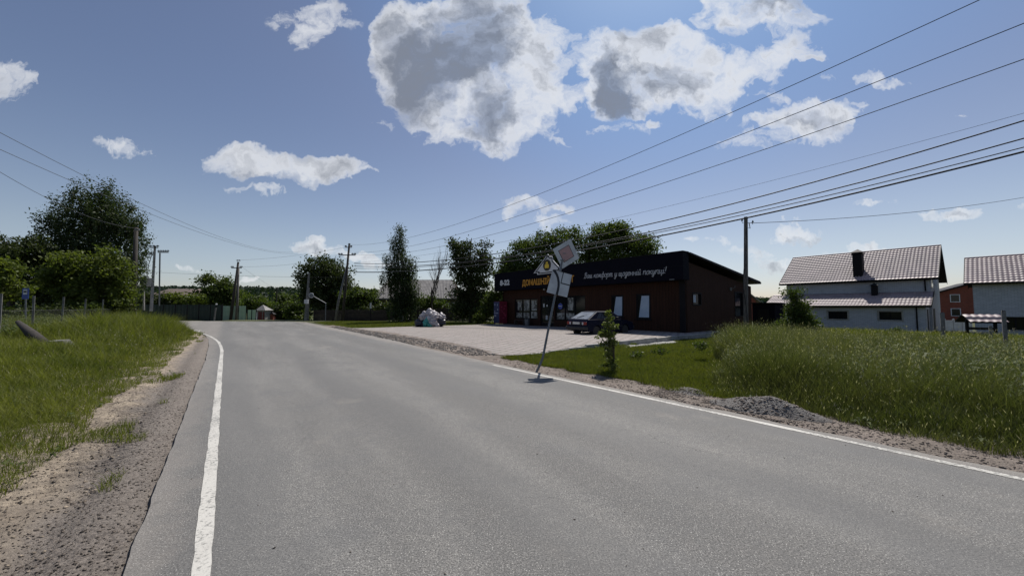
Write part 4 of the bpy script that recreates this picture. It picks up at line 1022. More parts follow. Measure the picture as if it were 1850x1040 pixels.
# leaning pair of poles right of the junction
rA, a = pole_root(618, 578, 44, 'utility_pole', 'tall dark pole with a slanting strut standing on the grass left of the first birch', 'utility pole', UG)
MB().tube([a(618, 584), a(631, 442)], [.17, .11], 12).build('pole', M['dark_wood'], rA, smooth=True)
MB().tube([a(606, 582, .4), a(611, 545, .2), a(627, 480)], [.14, .13, .1], 10).build('strut', M['old_concrete'], rA, smooth=True)
ca = a(628, 461); ct = a(630.5, 447)
MB().box(ca.x - 1.0, ca.x + 1.0, ca.y - .18, ca.y - .10, ca.z - .05, ca.z + .05).build('crossarm', M['dark_trim'], rA)
MB().box(ct.x - .40, ct.x + .40, ct.y - .18, ct.y - .10, ct.z - .04, ct.z + .04).build('crossarm', M['dark_trim'], rA)
for dx in (-.95, -.65, .65, .95): insulator(ca + Vector((dx, -.14, .10)), rA, r=.14)
for dx in (-.33, .33): insulator(ct + Vector((dx, -.14, .09)), rA, r=.14)
insulator(a(631, 441.5), rA, r=.14)
# pair by the pale green fence
rB, b = pole_root(426, 578, 50, 'utility_pole', 'dark leaning double pole standing in front of the pale green fence', 'utility pole', UG)
MB().tube([b(416, 582), b(430.5, 473)], [.19, .12], 10).build('pole', M['dark_wood'], rB, smooth=True)
MB().tube([b(426, 582), b(429, 540), b(431, 485)], [.15, .14, .11], 10).build('strut', M['grey_wood'], rB, smooth=True)
cb = b(429, 484)
MB().box(cb.x - .7, cb.x + .7, cb.y - .2, cb.y - .12, cb.z - .05, cb.z + .05).build('crossarm', M['dark_trim'], rB)
for dx in (-.68, -.5, .5, .7): insulator(cb + Vector((dx, -.16, .10)), rB, r=.13)
for (px, py) in ((429, 471), (432.5, 471), (435, 493)): insulator(b(px, py), rB, r=.13)
# concrete transformer pole on the left
rC, c = pole_root(274, 560, 40, 'utility_pole', 'pale concrete pole carrying a grey transformer box beyond the left grass bank', 'utility pole', UG)
MB().tube([c(273, 562), c(280, 444)], [.2, .13], 4).build('pole', M['concrete'], rC)
for (x0, x1, py, dy) in ((270.5, 285.5, 447, -.2), (264.5, 278, 459, .2)):
    q0, q1 = c(x0, py, dy), c(x1, py, dy); MB().box(q0.x, q1.x, q0.y - .05, q0.y + .05, q0.z - .05, q0.z + .05).build('crossarm', M['galv'], rC)
    for k in range(3): insulator(q0.lerp(q1, .06 + .44 * k) + Vector((0, 0, .11)), rC, r=.13)
q0, q1 = c(257, 517), c(277, 517); MB().box(q0.x, q1.x, q0.y - .5, q0.y + .5, q0.z - .06, q0.z).build('platform', M['dark_trim'], rC)
q0 = c(259, 516); q1 = c(271, 502); tb = MB().box(q0.x, q1.x, q0.y - .4, q0.y + .35, q0.z, q1.z).build('transformer_box', M['galv'], rC, bevel=.02)
for k in range(5): x = q0.x + .1 + k * (q1.x - q0.x - .2) / 4; box('cooling_fin', x - .015, x + .015, q0.y - .5, q0.y - .402, q0.z + .1, q1.z - .1, M['galv'], tb)
for k in range(3): insulator(Vector((q0.x + .12 + k * .24, q0.y - .1, q1.z + .08)), rC, r=.06)
MB().tube([c(259.7, 560, .2), c(259.3, 517, .2)], .09, 8).build('support_post', M['concrete'], rC)
MB().tube([c(266, 502), c(268, 480), c(275, 458)], .03, 6).tube([c(264, 502), c(265, 484), c(266, 460)], .02, 6).build('cable', M['cable'], rC)
rD, d_ = pole_root(288, 545, 44, 'utility_pole', 'thin steel mast with a short crossarm just right of the concrete transformer pole', 'utility pole', UG)
MB().tube([d_(287.5, 552), d_(289, 457)], .07, 8).build('pole', M['galv'], rD)
q0, q1 = d_(285.5, 455.5), d_(304, 455.5); MB().box(q0.x, q1.x, q0.y - .06, q0.y + .06, q0.z - .06, q0.z + .06).build('crossarm', M['dark_trim'], rD)
for k in range(5): insulator(q0.lerp(q1, .05 + .23 * k) + Vector((0, 0, .12)), rD, r=.12)
# dark pole on the bank, nearer
rE, e = pole_root(241, 573, 27, 'utility_pole', 'dark wooden pole with a small street lamp in front of the drooping birch', 'utility pole', UG)
MB().tube([e(240, 585), e(246, 411)], [.17, .12], 12).build('pole', M['dark_wood'], rE, smooth=True)
MB().tube([e(246, 413, -.1), e(249.5, 414, -.3)], .02, 6).tube([e(241, 470, -.05), e(243.5, 470, -.05)], .02, 5).build('lamp_bracket', M['dark_trim'], rE)
q0 = e(248.5, 415, -.35); MB().box(q0.x - .16, q0.x + .13, q0.y - .07, q0.y + .07, q0.z - .04, q0.z + .05).build('lamp_head', M['galv'], rE, bevel=.02)
# concrete pole with a box, ahead
rF, f = pole_root(554, 578, 46, 'utility_pole', 'weathered concrete pole with a white meter box beyond the road bend', 'utility pole', UG)
MB().tube([f(551.5, 582), f(558.5, 492)], [.2, .12], 4).build('pole', M['old_concrete'], rF)
MB().tube([f(556, 582, .4), f(558.5, 520, .2)], [.13, .1], 4).build('strut', M['old_concrete'], rF)
q0 = f(553.5, 544.5, -.25); MB().box(q0.x - .22, q0.x + .24, q0.y - .12, q0.y + .05, q0.z - .27, q0.z + .25).build('meter_box', M['white_plastic'], rF, bevel=.015)
rH, h_ = pole_root(499, 562, 78, 'utility_pole', 'small far pole rising from the trees over the valley', 'utility pole', UG)
MB().tube([h_(497.5, 568), h_(501, 519)], [.15, .1], 8).build('pole', M['dark_wood'], rH)
q0 = h_(501, 523); MB().box(q0.x - .7, q0.x + .7, q0.y - .05, q0.y + .05, q0.z - .05, q0.z + .05).build('crossarm', M['dark_trim'], rH)
# pole beside the shop
rJ, j = pole_root(1347, 606, 21.5, 'utility_pole', 'straight grey concrete pole standing beside the right wall of the shop', 'utility pole', UG)
MB().tube([j(1347.5, 612), j(1347.5, 392)], [.15, .115], 4).build('pole', M['grey_wood'], rJ)
q0 = j(1347, 403, -.2); MB().tube([q0 + Vector((-.13, 0, 0)), q0 + Vector((-.2, 0, .04)), q0 + Vector((-.2, 0, .1))], .015, 5).tube([q0 + Vector((.1, 0, .0)), q0 + Vector((.36, 0, .02)), q0 + Vector((.42, 0, -.06))], .018, 5).build('hook', M['galv'], rJ)
insulator(q0 + Vector((-.2, 0, .12)), rJ, r=.05); insulator(q0 + Vector((.42, 0, .02)), rJ, r=.05)
q0 = Vector(j(1347, 402, -.15)); MB().tube([q0 + Vector((.2, 0, 0)), q0 + Vector((.22, -.05, -.35)), q0 + Vector((.04, -.04, -.3)), j(1343, 500, -.18), j(1343, 520, -.18), j(1350, 568, -.2), j(1351, 606, -.18)], .022, 6).build('down_cable', M['cable'], rJ, smooth=True)
# small posts
rG, g_ = pole_root(588, 577, 45, 'traffic_mirror', 'round roadside mirror on a bent grey pipe at the road bend', 'traffic mirror')
MB().tube([g_(588, 580), g_(588.5, 547.5), g_(566, 535)], .055, 8).build('pole', M['galv'], rG)
q0 = g_(562.5, 533.5); mi = MB().lathe([(.30, .03), (.32, 0), (.30, -.03)], tuple(q0), 20, 'y').build('mirror_disc', M['sign_white'], rG)
MB().lathe([(.25, -.034), (.2, -.045)], tuple(q0), 20, 'y').build('mirror_glass', M['galv'], mi)
rK, k_ = pole_root(669, 577, 44, 'marker_post', 'thin dark post with a white top on the grass before the brown house', 'post')
MB().tube([k_(669, 580), k_(669.5, 557)], .045, 6).build('post', M['dark_trim'], rK)
q0 = k_(669.5, 552); MB().box(q0.x - .09, q0.x + .09, q0.y - .02, q0.y + .02, q0.z - .33, q0.z + .35).build('marker_plate', M['sign_white'], rK)
rL, k_ = pole_root(388, 577, 45.5, 'marker_post', 'short pale post leaning in front of the dark green fence', 'post')
MB().tube([k_(386.5, 580), k_(390, 556)], .08, 8).build('post', M['old_concrete'], rL); MB().tube([k_(390, 556), k_(391, 550)], .03, 6).build('peg', M['dark_trim'], rL)
q0 = k_(391, 549.5); MB().lathe([(.03, -.1), (.11, -.05), (.11, .05), (.03, .1)], tuple(q0), 10).build('cap', M['sign_white'], rL)

def wire(name, label, pix, p0, p1, r, group, ext=(0, 25), m='cable'):
    """cable in the vertical plane through ground points p0-p1, passing the listed sight lines, run on past the picture"""
    pts = []; dx, dy = p1[0] - p0[0], p1[1] - p0[1]
    for (px, py) in pix:
        rx, ry, rz = ray(px, py); det = rx * -dy + ry * dx
        t = (p0[0] * -dy + p0[1] * dx) / det; pts.append(Vector((rx * t, ry * t, EYE + rz * t)))
    # smooth parabola through the sight lines along the run
    s = np.array([math.hypot(p.x - p0[0], p.y - p0[1]) * (1 if (p.x - p0[0]) * dx + (p.y - p0[1]) * dy > 0 else -1) for p in pts]); z = np.array([p.z for p in pts])
    co = np.polyfit(s, z, min(2, len(s) - 1)); L = math.hypot(dx, dy); s0, s1 = s.min() - ext[0], s.max() + ext[1]; out = []
    for q_ in np.linspace(s0, s1, 34): out.append((p0[0] + dx / L * q_, p0[1] + dy / L * q_, float(np.polyval(co, q_))))
    return tag(MB().tube(out, r, 5).build(name, M[m], smooth=True), label, 'overhead wire', group)
A_ = (P(631, 442, 44).x, 44.0); J_ = (P(1347, 392, 21.5).x, 21.5); back = (A_[0] - DX * 50, A_[1] - DY * 50)
WG = 'overhead wires above the forecourt'
wire('overhead_wire', 'topmost thin wire crossing the sky to the upper right corner', [(631, 441.5), (747, 427.6), (1097, 300), (1250, 234), (1564, 95), (1773, 0)], A_, back, .009, WG, (0, 14), 'wire')
wire('overhead_wire', 'second thin wire from the top, passing over the white clouds', [(640, 456), (747, 443), (851, 417), (1190, 300), (1250, 278), (1850, 41.5)], A_, back, .009, WG, (0, 14), 'wire')
wire('overhead_wire', 'third thin wire from the top in the right half of the sky', [(637, 459), (864, 430), (1292, 300), (1250, 314), (1850, 107)], A_, back, .009, WG, (0, 14), 'wire')
JB = (J_[0] + (J_[0] - A_[0]) * .6, J_[1] + (J_[1] - A_[1]) * .6)
wire('overhead_wire', 'faint thin wire just above the four thick dark cables', [(640, 474), (894, 443), (1325, 340), (1400, 321), (1850, 210)], A_, JB, .008, WG, (0, 14), 'wire')
wire('overhead_wire', 'uppermost of the four thick dark cables', [(640, 475), (903, 461), (1140, 409), (1417, 340), (1850, 222)], A_, JB, .034, WG, (0, 14))
wire('overhead_wire', 'second of the four thick dark cables from above', [(640, 480), (905, 467), (1180, 417), (1500, 340), (1850, 253)], A_, JB, .032, WG, (0, 14))
wire('overhead_wire', 'third of the four thick dark cables, slightly thinner', [(640, 484), (905, 470), (1200, 414), (1545, 340), (1850, 269)], A_, JB, .024, WG, (0, 14))
wire('overhead_wire', 'lowest and thickest cable resting on the pole by the shop', [(641, 491), (898, 477), (1110, 441), (1345, 391), (1580, 340), (1850, 277)], A_, JB, .046, WG, (0, 14))
wire('overhead_wire', 'single cable running right from the pole by the shop', [(1361.5, 401.5), (1446, 400), (1551, 393.4), (1692, 377), (1850, 357)], (J_[0] + .35, J_[1]), (45, 30), .016, None, (0, 8))
LG = 'overhead wires above the left grass bank'
PL0, PL1 = (-28, 46), (-15.5, 8)
wire('overhead_wire', 'upper wire running from the left edge over the drooping birch', [(540, 455), (400, 421), (261, 383), (125, 323), (0, 213)], PL0, PL1, .009, LG, (0, 5), 'wire')
wire('overhead_wire', 'middle wire at the left edge above the trees', [(540, 458), (400, 428), (261, 390), (108, 333), (0, 250)], PL0, PL1, .009, LG, (0, 5), 'wire')
wire('overhead_wire', 'lower wire at the left edge dropping behind the drooping birch', [(243, 412), (165, 392), (90, 362), (0, 310)], (P(243, 412, 27).x, 27), (-17, 9), .009, LG, (0, 5), 'wire')
AG = 'thin wires spanning the junction'
for k_i, (lab, pp, p0, p1) in enumerate([
    ('long level wire between the transformer pole and the leaning pole pair', [(270, 491), (400, 497), (520, 500), (620, 501)], (P(270, 491, 40).x, 40), A_),
    ('short wire from the double pole up towards the leaning pole', [(434, 470), (500, 464), (560, 459), (625, 446)], (P(434, 470, 50).x, 50), A_),
    ('low wire between the double pole and the leaning pole', [(437, 482), (500, 479), (560, 474), (620, 463)], (P(437, 482, 50).x, 50), A_),
    ('sloping wire falling from the double pole to the far pole', [(440, 484), (470, 505), (499, 522)], (P(440, 484, 50).x, 50), (P(499, 522, 78).x, 78))]):
    wire('overhead_wire', lab, pp, p0, p1, .010, AG, (0, 0), 'wire')

# ================================================================== HOUSES
def tile_roof(name, a, b, c, d, m, parent, pitch=.19, row=.35, amp=.024, th=.05, stepx=6):
    """pressed metal tile sheet over the quad a(eave left) b(eave right) c(ridge right) d(ridge left)"""
    a, b, c, d = map(np.array, (a, b, c, d)); Lx = np.linalg.norm(b - a); Ly = np.linalg.norm(d - a)
    nx = int(Lx / pitch * stepx); rows = int(Ly / row); nrm = np.cross(b - a, d - a); nrm = nrm / np.linalg.norm(nrm)
    if nrm[2] < 0: nrm = -nrm
    vs = []; tv = []
    for r in range(rows):
        for t, hgt in ((0, .034), (.35, .026), (.98, .0)): tv.append(((r + t) / rows, hgt))
    for (t, hh) in tv:
        for i in range(nx + 1):
            u = i / nx; p = (a * (1 - u) + b * u) * (1 - t) + (d * (1 - u) + c * u) * t
            w = abs(math.sin(math.pi * u * Lx / pitch)); vs.append(p + nrm * (th + hh + amp * (w ** 1.3)))
    W_n = nx + 1; q = [(r * W_n + i, r * W_n + i + 1, (r + 1) * W_n + i + 1, (r + 1) * W_n + i) for r in range(len(tv) - 1) for i in range(nx)]
    o = np_mesh(name, vs, quads=q, m=m, parent=parent)
    v = [a, b, c, d] + [p + nrm * th * .9 for p in (a, b, c, d)]
    MB().add(v, [(0, 3, 2, 1), (4, 5, 6, 7), (0, 1, 5, 4), (1, 2, 6, 5), (2, 3, 7, 6), (3, 0, 4, 7)]).build('roof_deck', M['dark_trim'], o)
    return o
HF = Frame(*[P(1695, 502, 28).x, 28.0])
hs = empty('white_brick_house', (HF.o[0], HF.o[1], 0), HF.a, 'white brick house with a brown metal tile roof, lean-to and dark chimney', 'house')
EZ, RZ, HW = 3.87, 6.75, 4.5; L0 = -10.2; g0 = -.55
mb = MB(); mb.box(L0 + .45, -.45, .45, .70, 2.4, EZ + .1)           # upper front wall
for xo in (-.70, L0 + .45): mb.prism([(.72, g0), (8.55, g0), (8.55, EZ + .1), (HW, RZ - .22), (.72, EZ + .12)], .25, 'x', xo)
mb.box(L0 + .7, -.7, 8.3, 8.55, g0, EZ)
mb.build('wall', M['white_brick'], hs)
tile_roof('roof', (L0, 0, EZ), (0, 0, EZ), (0, HW, RZ), (L0, HW, RZ), M['roof_tile'], hs, pitch=.215, row=.35, amp=.024)
tile_roof('roof', (0, 9, EZ), (L0, 9, EZ), (L0, HW + .001, RZ), (0, HW + .001, RZ), M['roof_tile'], hs, pitch=.30, row=.36, stepx=3)
MB().tube([(L0 - .02, HW, RZ + .07), (.03, HW, RZ + .07)], .09, 8).build('ridge_cap', M['roof_tile'], hs)
for xx in (.0, L0 - .03):
    MB().prism([(-.02, EZ - .12), (-.02, EZ + .10), (HW, RZ + .12), (HW, RZ - .12)], .03, 'x', xx + .001).prism([(9.02, EZ - .12), (9.02, EZ + .10), (HW, RZ + .12), (HW, RZ - .12)], .03, 'x', xx + .001).build('bargeboard', M['dark_trim'], hs)
MB().tube([(L0, -.08, EZ + .0), (0, -.08, EZ + .0)], .06, 8).box(L0 + .02, -.02, .03, .44, EZ - .09, EZ - .04).build('gutter', M['dark_trim'], hs)
# lean-to
LZ = 1.74; LY = -2.5; LX0 = HF.at(1379, 552, LY)[0]; LX1 = HF.at(1682, 552, LY)[0] ; TZ = 2.82
tile_roof('lean_to_roof', (LX0, LY, LZ), (LX1, LY, LZ), (LX1, .42, TZ), (LX0, .42, TZ), M['roof_tile'], hs, pitch=.215, row=.35, amp=.024)
MB().tube([(LX0, LY - .06, LZ - .0), (LX1, LY - .06, LZ - .0)], .06, 8).box(LX0 + .03, LX1 - .03, LY + .02, LY + .36, LZ - .09, LZ - .04).build('gutter', M['dark_trim'], hs)
MB().prism([(LY - .02, LZ - .12), (LY - .02, LZ + .09), (.44, TZ + .13), (.44, TZ - .12)], .03, 'x', LX1 + .001).build('bargeboard', M['dark_trim'], hs)
fy = LY + .38
def hw(px0, px1): return HF.at(px0, 570, fy)[0], HF.at(px1, 570, fy)[0]
wz0, wz1 = HF.at(1600, 577.5, fy)[1], HF.at(1600, 563, fy)[1]
hA = (*hw(1496, 1531), wz0, wz1); hB = (*hw(1588, 1629), wz0, wz1); hD = (HF.at(1381, 570, fy)[0], HF.at(1391, 570, fy)[0], g0, 1.35)
mb = MB(); off = LX0 + .3
wl = MB(); wall_front(wl, LX1 - .3 - off, LZ - .02, [(a - off, b - off, c_, d) for (a, b, c_, d) in (hA, hB, hD)], .22, 0, g0 - .3)
mb.add([(v[0] + off, v[1] + fy, v[2]) for v in wl.v], wl.f)
mb.prism([(fy + .222, g0 - .3), (.44, g0 - .3), (.44, TZ - .14), (fy + .222, LZ - .0)], .22, 'x', LX1 - .52)
mb.prism([(fy + .222, g0 - .3), (.44, g0 - .3), (.44, TZ - .14), (fy + .222, LZ - .0)], .22, 'x', off)
mb.build('lean_to_wall', M['white_brick'], hs)
for W in (hA, hB):
    x0, x1, z0, z1 = W
    fr = MB().box(x0 - .1, x0 - .002, fy - .03, fy + .08, z0 - .1, z1 + .1).box(x1 + .002, x1 + .1, fy - .03, fy + .08, z0 - .1, z1 + .1).box(x0 - .002, x1 + .002, fy - .03, fy + .08, z1 + .002, z1 + .1).box(x0 - .002, x1 + .002, fy - .03, fy + .08, z0 - .1, z0 - .002)
    wf = fr.build('window_surround', M['concrete'], hs)
    MB().box(x0, x1, fy + .10, fy + .14, z0, z0 + .06).box(x0, x1, fy + .10, fy + .14, z1 - .06, z1).box((x0 + x1) / 2 - .03, (x0 + x1) / 2 + .03, fy + .10, fy + .14, z0 + .06, z1 - .06).build('frame', M['dark_trim'], wf)
    box('pane', x0, x1, fy + .15, fy + .155, z0, z1, M['glass_dark'], wf)
MB().box(hD[0], hD[1], fy + .1, fy + .15, g0, 1.35).build('door', M['red_door'], hs)
# corner pipes, gable doors
dx_ = HF.at(1657, 580, fy)[0]
MB().tube([(dx_, fy - .07, g0), (dx_, fy - .07, LZ - .15), (dx_, LY - .02, LZ - .02)], .045, 8).build('downpipe', M['dark_trim'], hs)
MB().tube([(HF.at(1671, 510, .4)[0], .38, TZ + .1), (HF.at(1671, 510, .4)[0], .38, EZ - .1)], .045, 8).build('downpipe', M['dark_trim'], hs)
for (y0, y1, z0, z1) in ((-1.2, -.5, g0, 1.5), (1.6, 2.9, g0, 1.55)): MB().box(-.45 if y0 > 0 else LX1 - .298, -.43 if y0 > 0 else LX1 - .28, y0, y1, z0, z1).build('door', M['dark_trim'], hs)
MB().box(-.449, -.43, 1.2, 2.5, 3.2, 4.6).build('window', M['glass_dark'], hs)
# chimneys
cx0, cx1 = HF.at(1541, 480, .7)[0], HF.at(1558, 480, .7)[0]; cy0, cy1 = .55, 1.5
ztop = HF.at(1550, 459, .6)[1]
ch = MB().box(cx0, cx1, cy0, cy1, EZ, ztop).build('chimney', M['dark_trim'], hs, bevel=.01)
MB().box(cx0 - .06, cx1 + .06, cy0 - .06, cy1 + .06, ztop + .002, ztop + .07).add([(cx0 - .12, cy0 - .12, ztop + .16), (cx1 + .12, cy0 - .12, ztop + .16), (cx1 + .12, cy1 + .12, ztop + .16), (cx0 - .12, cy1 + .12, ztop + .16), ((cx0 + cx1) / 2, (cy0 + cy1) / 2, ztop + .48)], [(0, 3, 2, 1), (0, 1, 4), (1, 2, 4), (2, 3, 4), (3, 0, 4)]).box(cx0 + .1, cx1 - .1, cy0 + .1, cy1 - .1, ztop + .07, ztop + .16).build('chimney_cap', M['dark_trim'], ch)
vx0, vx1 = HF.at(1575, 515, .1)[0], HF.at(1586, 515, .1)[0]
vc = MB().box(vx0, vx1, -.35, .1, TZ - .3, TZ + .62).build('vent', M['dark_trim'], hs)
MB().add([(vx0 - .1, -.45, TZ + .64), (vx1 + .1, -.45, TZ + .64), (vx1 + .1, .2, TZ + .64), (vx0 - .1, .2, TZ + .64), ((vx0 + vx1) / 2, -.12, TZ + .85)], [(0, 3, 2, 1), (0, 1, 4), (1, 2, 4), (2, 3, 4), (3, 0, 4)]).build('vent_cap', M['dark_trim'], vc)

# second white house at the right edge
KF = Frame(P(1742, 513, 26).x, 26.0)
h2 = empty('white_brick_house', (KF.o[0], KF.o[1], 0), KF.a, 'white brick house with a brown tile roof cut off by the right edge', 'house')
kz = P(1742, 513, 26).z; kr = P(1739, 471, 29.2).z
tile_roof('roof', (0, 0, kz), (6, 0, kz), (6, 4.0, kr), (0, 4.0, kr), M['roof_tile'], h2, pitch=.215, row=.35, amp=.024)
tile_roof('roof', (6, 8, kz), (0, 8, kz), (0, 4.001, kr), (6, 4.001, kr), M['roof_tile'], h2, pitch=.30, row=.36, stepx=3)
MB().tube([(-.02, 4, kr + .07), (6, 4, kr + .07)], .09, 8).build('ridge_cap', M['roof_tile'], h2)
MB().prism([(-.02, kz - .12), (-.02, kz + .10), (4, kr + .12), (4, kr - .12)], .03, 'x', -.032).prism([(8.02, kz - .12), (8.02, kz + .10), (4, kr + .12), (4, kr - .12)], .03, 'x', -.032).build('bargeboard', M['dark_trim'], h2)
kx0, kx1 = KF.at(1818, 585, .4)[0], KF.at(1853, 585, .4)[0]; kz0, kz1 = KF.at(1830, 596, .4)[1], KF.at(1830, 572, .4)[1]
mb = MB(); ww = MB(); wall_front(ww, 5.6, kz + .1, [(kx0 - .35, kx1 - .35, kz0, kz1)], .25, 0, -.9); mb.add([(v[0] + .35, v[1] + .4, v[2]) for v in ww.v], ww.f)
mb.prism([(.66, -.9), (7.5, -.9), (7.5, kz + .1), (4, kr - .2), (.66, kz + .12)], .25, 'x', .35); mb.build('wall', M['white_brick'], h2)
wf = MB().box(kx0, kx0 + .06, .48, .56, kz0, kz1).box(kx1 - .06, kx1, .48, .56, kz0, kz1).box((kx0 + kx1) / 2 - .04, (kx0 + kx1) / 2 + .04, .48, .56, kz0, kz1).box(kx0 + .06, kx1 - .06, .485, .555, kz1 - .06, kz1).build('window', M['dark_trim'], h2)
box('pane', kx0, kx1, .57, .575, kz0, kz1, M['glass_dark'], wf)
box('sill', kx0 - .05, kx1 + .05, .34, .55, kz0 - .05, kz0 - .003, M['concrete'], wf)
MB().tube([(0, -.07, kz), (6, -.07, kz)], .06, 8).build('gutter', M['dark_trim'], h2)

# red brick house far behind, between the two
bx0 = P(1706, 560, 62).x; bx1 = P(1762, 560, 62).x; bz = P(1730, 516, 62).z
rb = empty('brick_house', (bx0, 62, -.5), rad(-38), 'unfinished red brick house between the two white ones, far behind', 'house')
mb = MB(); mb.prism([(-1.5, -.3), (9.5, -.3), (9.5, 3.6), (3.6, 6.1), (-1.5, 4.2)], 9, 'y', 0); mb.build('wall', M['red_brick'], rb)
mb = MB(); mb.prism([(-2.0, 4.05), (3.6, 6.12), (10.2, 3.35), (10.2, 3.55), (3.6, 6.4), (-2.0, 4.28)], 10, 'y', -.5); mb.build('roof', M['dark_trim'], rb)
for (x, z) in ((.7, 3.0), (4.2, 3.0), (.7, .7), (4.2, .7), (7.3, .7)):
    w_ = box('window', x, x + 1.1, -.05, -.004, z, z + 1.3, M['letter_white'], rb); box('pane', x + .1, x + 1.0, -.06, -.052, z + .1, z + 1.2, M['glass_dark'], w_)
# low white fence in front of it
fx0, fx1 = P(1708, 595, 33).x, P(1756, 595, 33).x
wfz = empty('white_panel_fence', (fx0, 33, -.5), 0, 'low white panel fence beside the white house, below the red brick one', 'fence')
for k in range(3): x = k * (fx1 - fx0) / 3; MB().box(x + .05, x + (fx1 - fx0) / 3 - .05, 0, .06, .05, 1.0).build('fence_panel', M['white_plastic'], wfz)
for k in range(4): x = k * (fx1 - fx0) / 3; MB().box(x - .045, x + .045, -.02, .08, 0, 1.15).build('post', M['white_plastic'], wfz)
# well with a little tiled roof
wX = P(1779, 590, 20).x
we = empty('garden_well', (wX, 20, -.25), rad(-28), 'small roofed well on two posts before the right-hand white house', 'well')
tile_roof('roof', (-.72, -.45, 1.06), (.66, -.45, 1.06), (.66, .25, 1.46), (-.72, .25, 1.46), M['roof_tile'], we, pitch=.28, row=.36, amp=.035)
tile_roof('roof', (.66, .95, 1.06), (-.72, .95, 1.06), (-.72, .251, 1.46), (.66, .251, 1.46), M['roof_tile'], we, pitch=.28, row=.36, stepx=4)
for x in (-.55, .49): MB().box(x - .05, x + .05, .18, .30, 0, 1.36).build('post', M['dark_trim'], we)
MB().tube([(-.5, .24, .75), (.44, .24, .75)], .07, 8).build('winding_drum', M['dark_wood'], we)
MB().lathe([(.5, 0), (.5, .55), (.4, .55), (.4, 0)], (0, .24, 0), 16).build('well_ring', M['concrete'], we)
# leaning posts in the meadow
for (px, pt, pb, Y, lean, lab, w) in ((1705, 566, 612, 14.0, 1, 'thick grey post in the weeds in front of the white house corner', .08), (1817, 563, 640, 10.5, -6, 'weathered leaning post in the weeds near the right edge', .055), (1792, 590, 622, 16.5, 3, 'short grey post in the weeds below the little well', .07)):
    b0_ = P(px + lean * -.4, pb, Y); t0_ = P(px, pt, Y); r_ = empty('wooden_post', (b0_.x, Y, -.1), 0, lab, 'post', 'old posts in the meadow')
    MB().tube([(0, 0, -.2), (t0_.x - b0_.x, .05, t0_.z + .1)], w, 4).build('post_shaft', M['old_concrete'], r_)
    MB().tube([((t0_.x - b0_.x), .05, t0_.z + .1), ((t0_.x - b0_.x), .05, t0_.z + .14)], [w * 1.0, w * .7], 4).build('post_top', M['grey_wood'], r_)
# dark shed behind the shop
shX = P(1360, 580, 31).x
sh = empty('garden_shed', (shX, 31.0, -.5), SF.a, 'dark navy shed with a flat roof behind the right end of the shop', 'shed')
MB().box(0, 1.6, 0, 2.5, 0, 2.45).build('wall', M['navy'], sh); MB().prism([(-.15, 2.455), (2.7, 2.40), (2.7, 2.47), (-.15, 2.55)], 1.9, 'x', -.15).build('roof', M['dark_trim'], sh)
MB().box(.4, 1.2, -.04, -.003, .1, 2.0).build('door', M['dark_trim'], sh)
ghX = P(1352, 530, 60).x
gh_ = empty('far_house', (ghX, 60, -.5), 0, 'distant pinkish gable peeping out between the shop and the dark shed', 'house')
MB().prism([(-3, 0), (1.2, 0), (1.2, 3.2), (-.8, 4.9), (-3, 3.2)], 6, 'y', 0).build('wall', M['red_brick'], gh_); MB().prism([(-3.4, 2.95), (-.8, 5.0), (1.8, 2.95), (1.8, 3.1), (-.8, 5.2), (-3.4, 3.1)], 6.6, 'y', -.3).build('roof', M['roof_slate'], gh_)

# long brown house behind the birch
bhX = P(677, 560, 50).x; bw = P(822, 560, 50).x - bhX
bh = empty('brown_house', (bhX, 50, 0), 0, 'long brown house with a grey corrugated roof behind the tall birch', 'house')
ez = P(700, 539, 50).z; rz_ = P(700, 505, 53).z
MB().box(.2, bw - .2, .2, 6, -.3, ez).build('wall', M['brown_wall'], bh)
def corr(name, a, b, c, d, m, parent, n): 
    a, b, c, d = map(np.array, (a, b, c, d)); vs = []
    nr = np.cross(b - a, d - a); nr = nr / np.linalg.norm(nr); nr = nr if nr[2] > 0 else -nr
    for t in (0, 1):
        for i in range(n * 4 + 1):
            u = i / (n * 4); vs.append((a * (1 - u) + b * u) * (1 - t) + (d * (1 - u) + c * u) * t + nr * .04 * math.sin(u * n * 2 * math.pi))
    W_n = n * 4 + 1; return np_mesh(name, vs, quads=[(i, i + 1, W_n + i + 1, W_n + i) for i in range(n * 4)], m=m, parent=parent)
corr('roof', (-.3, -.3, ez - .02), (bw + .3, -.3, ez - .02), (bw - .6, 3.2, rz_), (.6, 3.2, rz_), M['roof_slate'], bh, 50); corr('roof', (-.3, 6.6, ez), (bw + .3, 6.6, ez), (bw - .6, 3.2, rz_), (.6, 3.2, rz_), M['roof_slate'], bh, 50)
MB().add([(-.3, -.3, ez - .08), (-.3, 6.6, ez - .08), (.6, 3.2, rz_ - .08)], [(0, 1, 2)]).add([(bw + .3, -.3, ez - .08), (bw + .3, 6.6, ez - .08), (bw - .6, 3.2, rz_ - .08)], [(0, 1, 2)]).build('gable', M['brown_wall'], bh)
MB().box(-.35, bw + .35, -.36, -.30, ez - .14, ez + .02).build('eave_board', M['old_concrete'], bh)
for (px0, px1) in ((690, 699), (716, 724), (805, 811), (814, 820)):
    x0 = P(px0, 560, 50).x - bhX; x1 = P(px1, 560, 50).x - bhX; w_ = MB().box(x0, x0 + .08, .12, .198, .9, 2.3).box(x1 - .08, x1, .12, .198, .9, 2.3).box(x0 + .08, x1 - .08, .12, .198, .9, .98).box(x0 + .08, x1 - .08, .12, .198, 2.22, 2.3).build('window', M['white_plastic'], bh)
    box('pane', x0 + .08, x1 - .08, .15, .16, .98, 2.22, M['glass_dark'], w_)

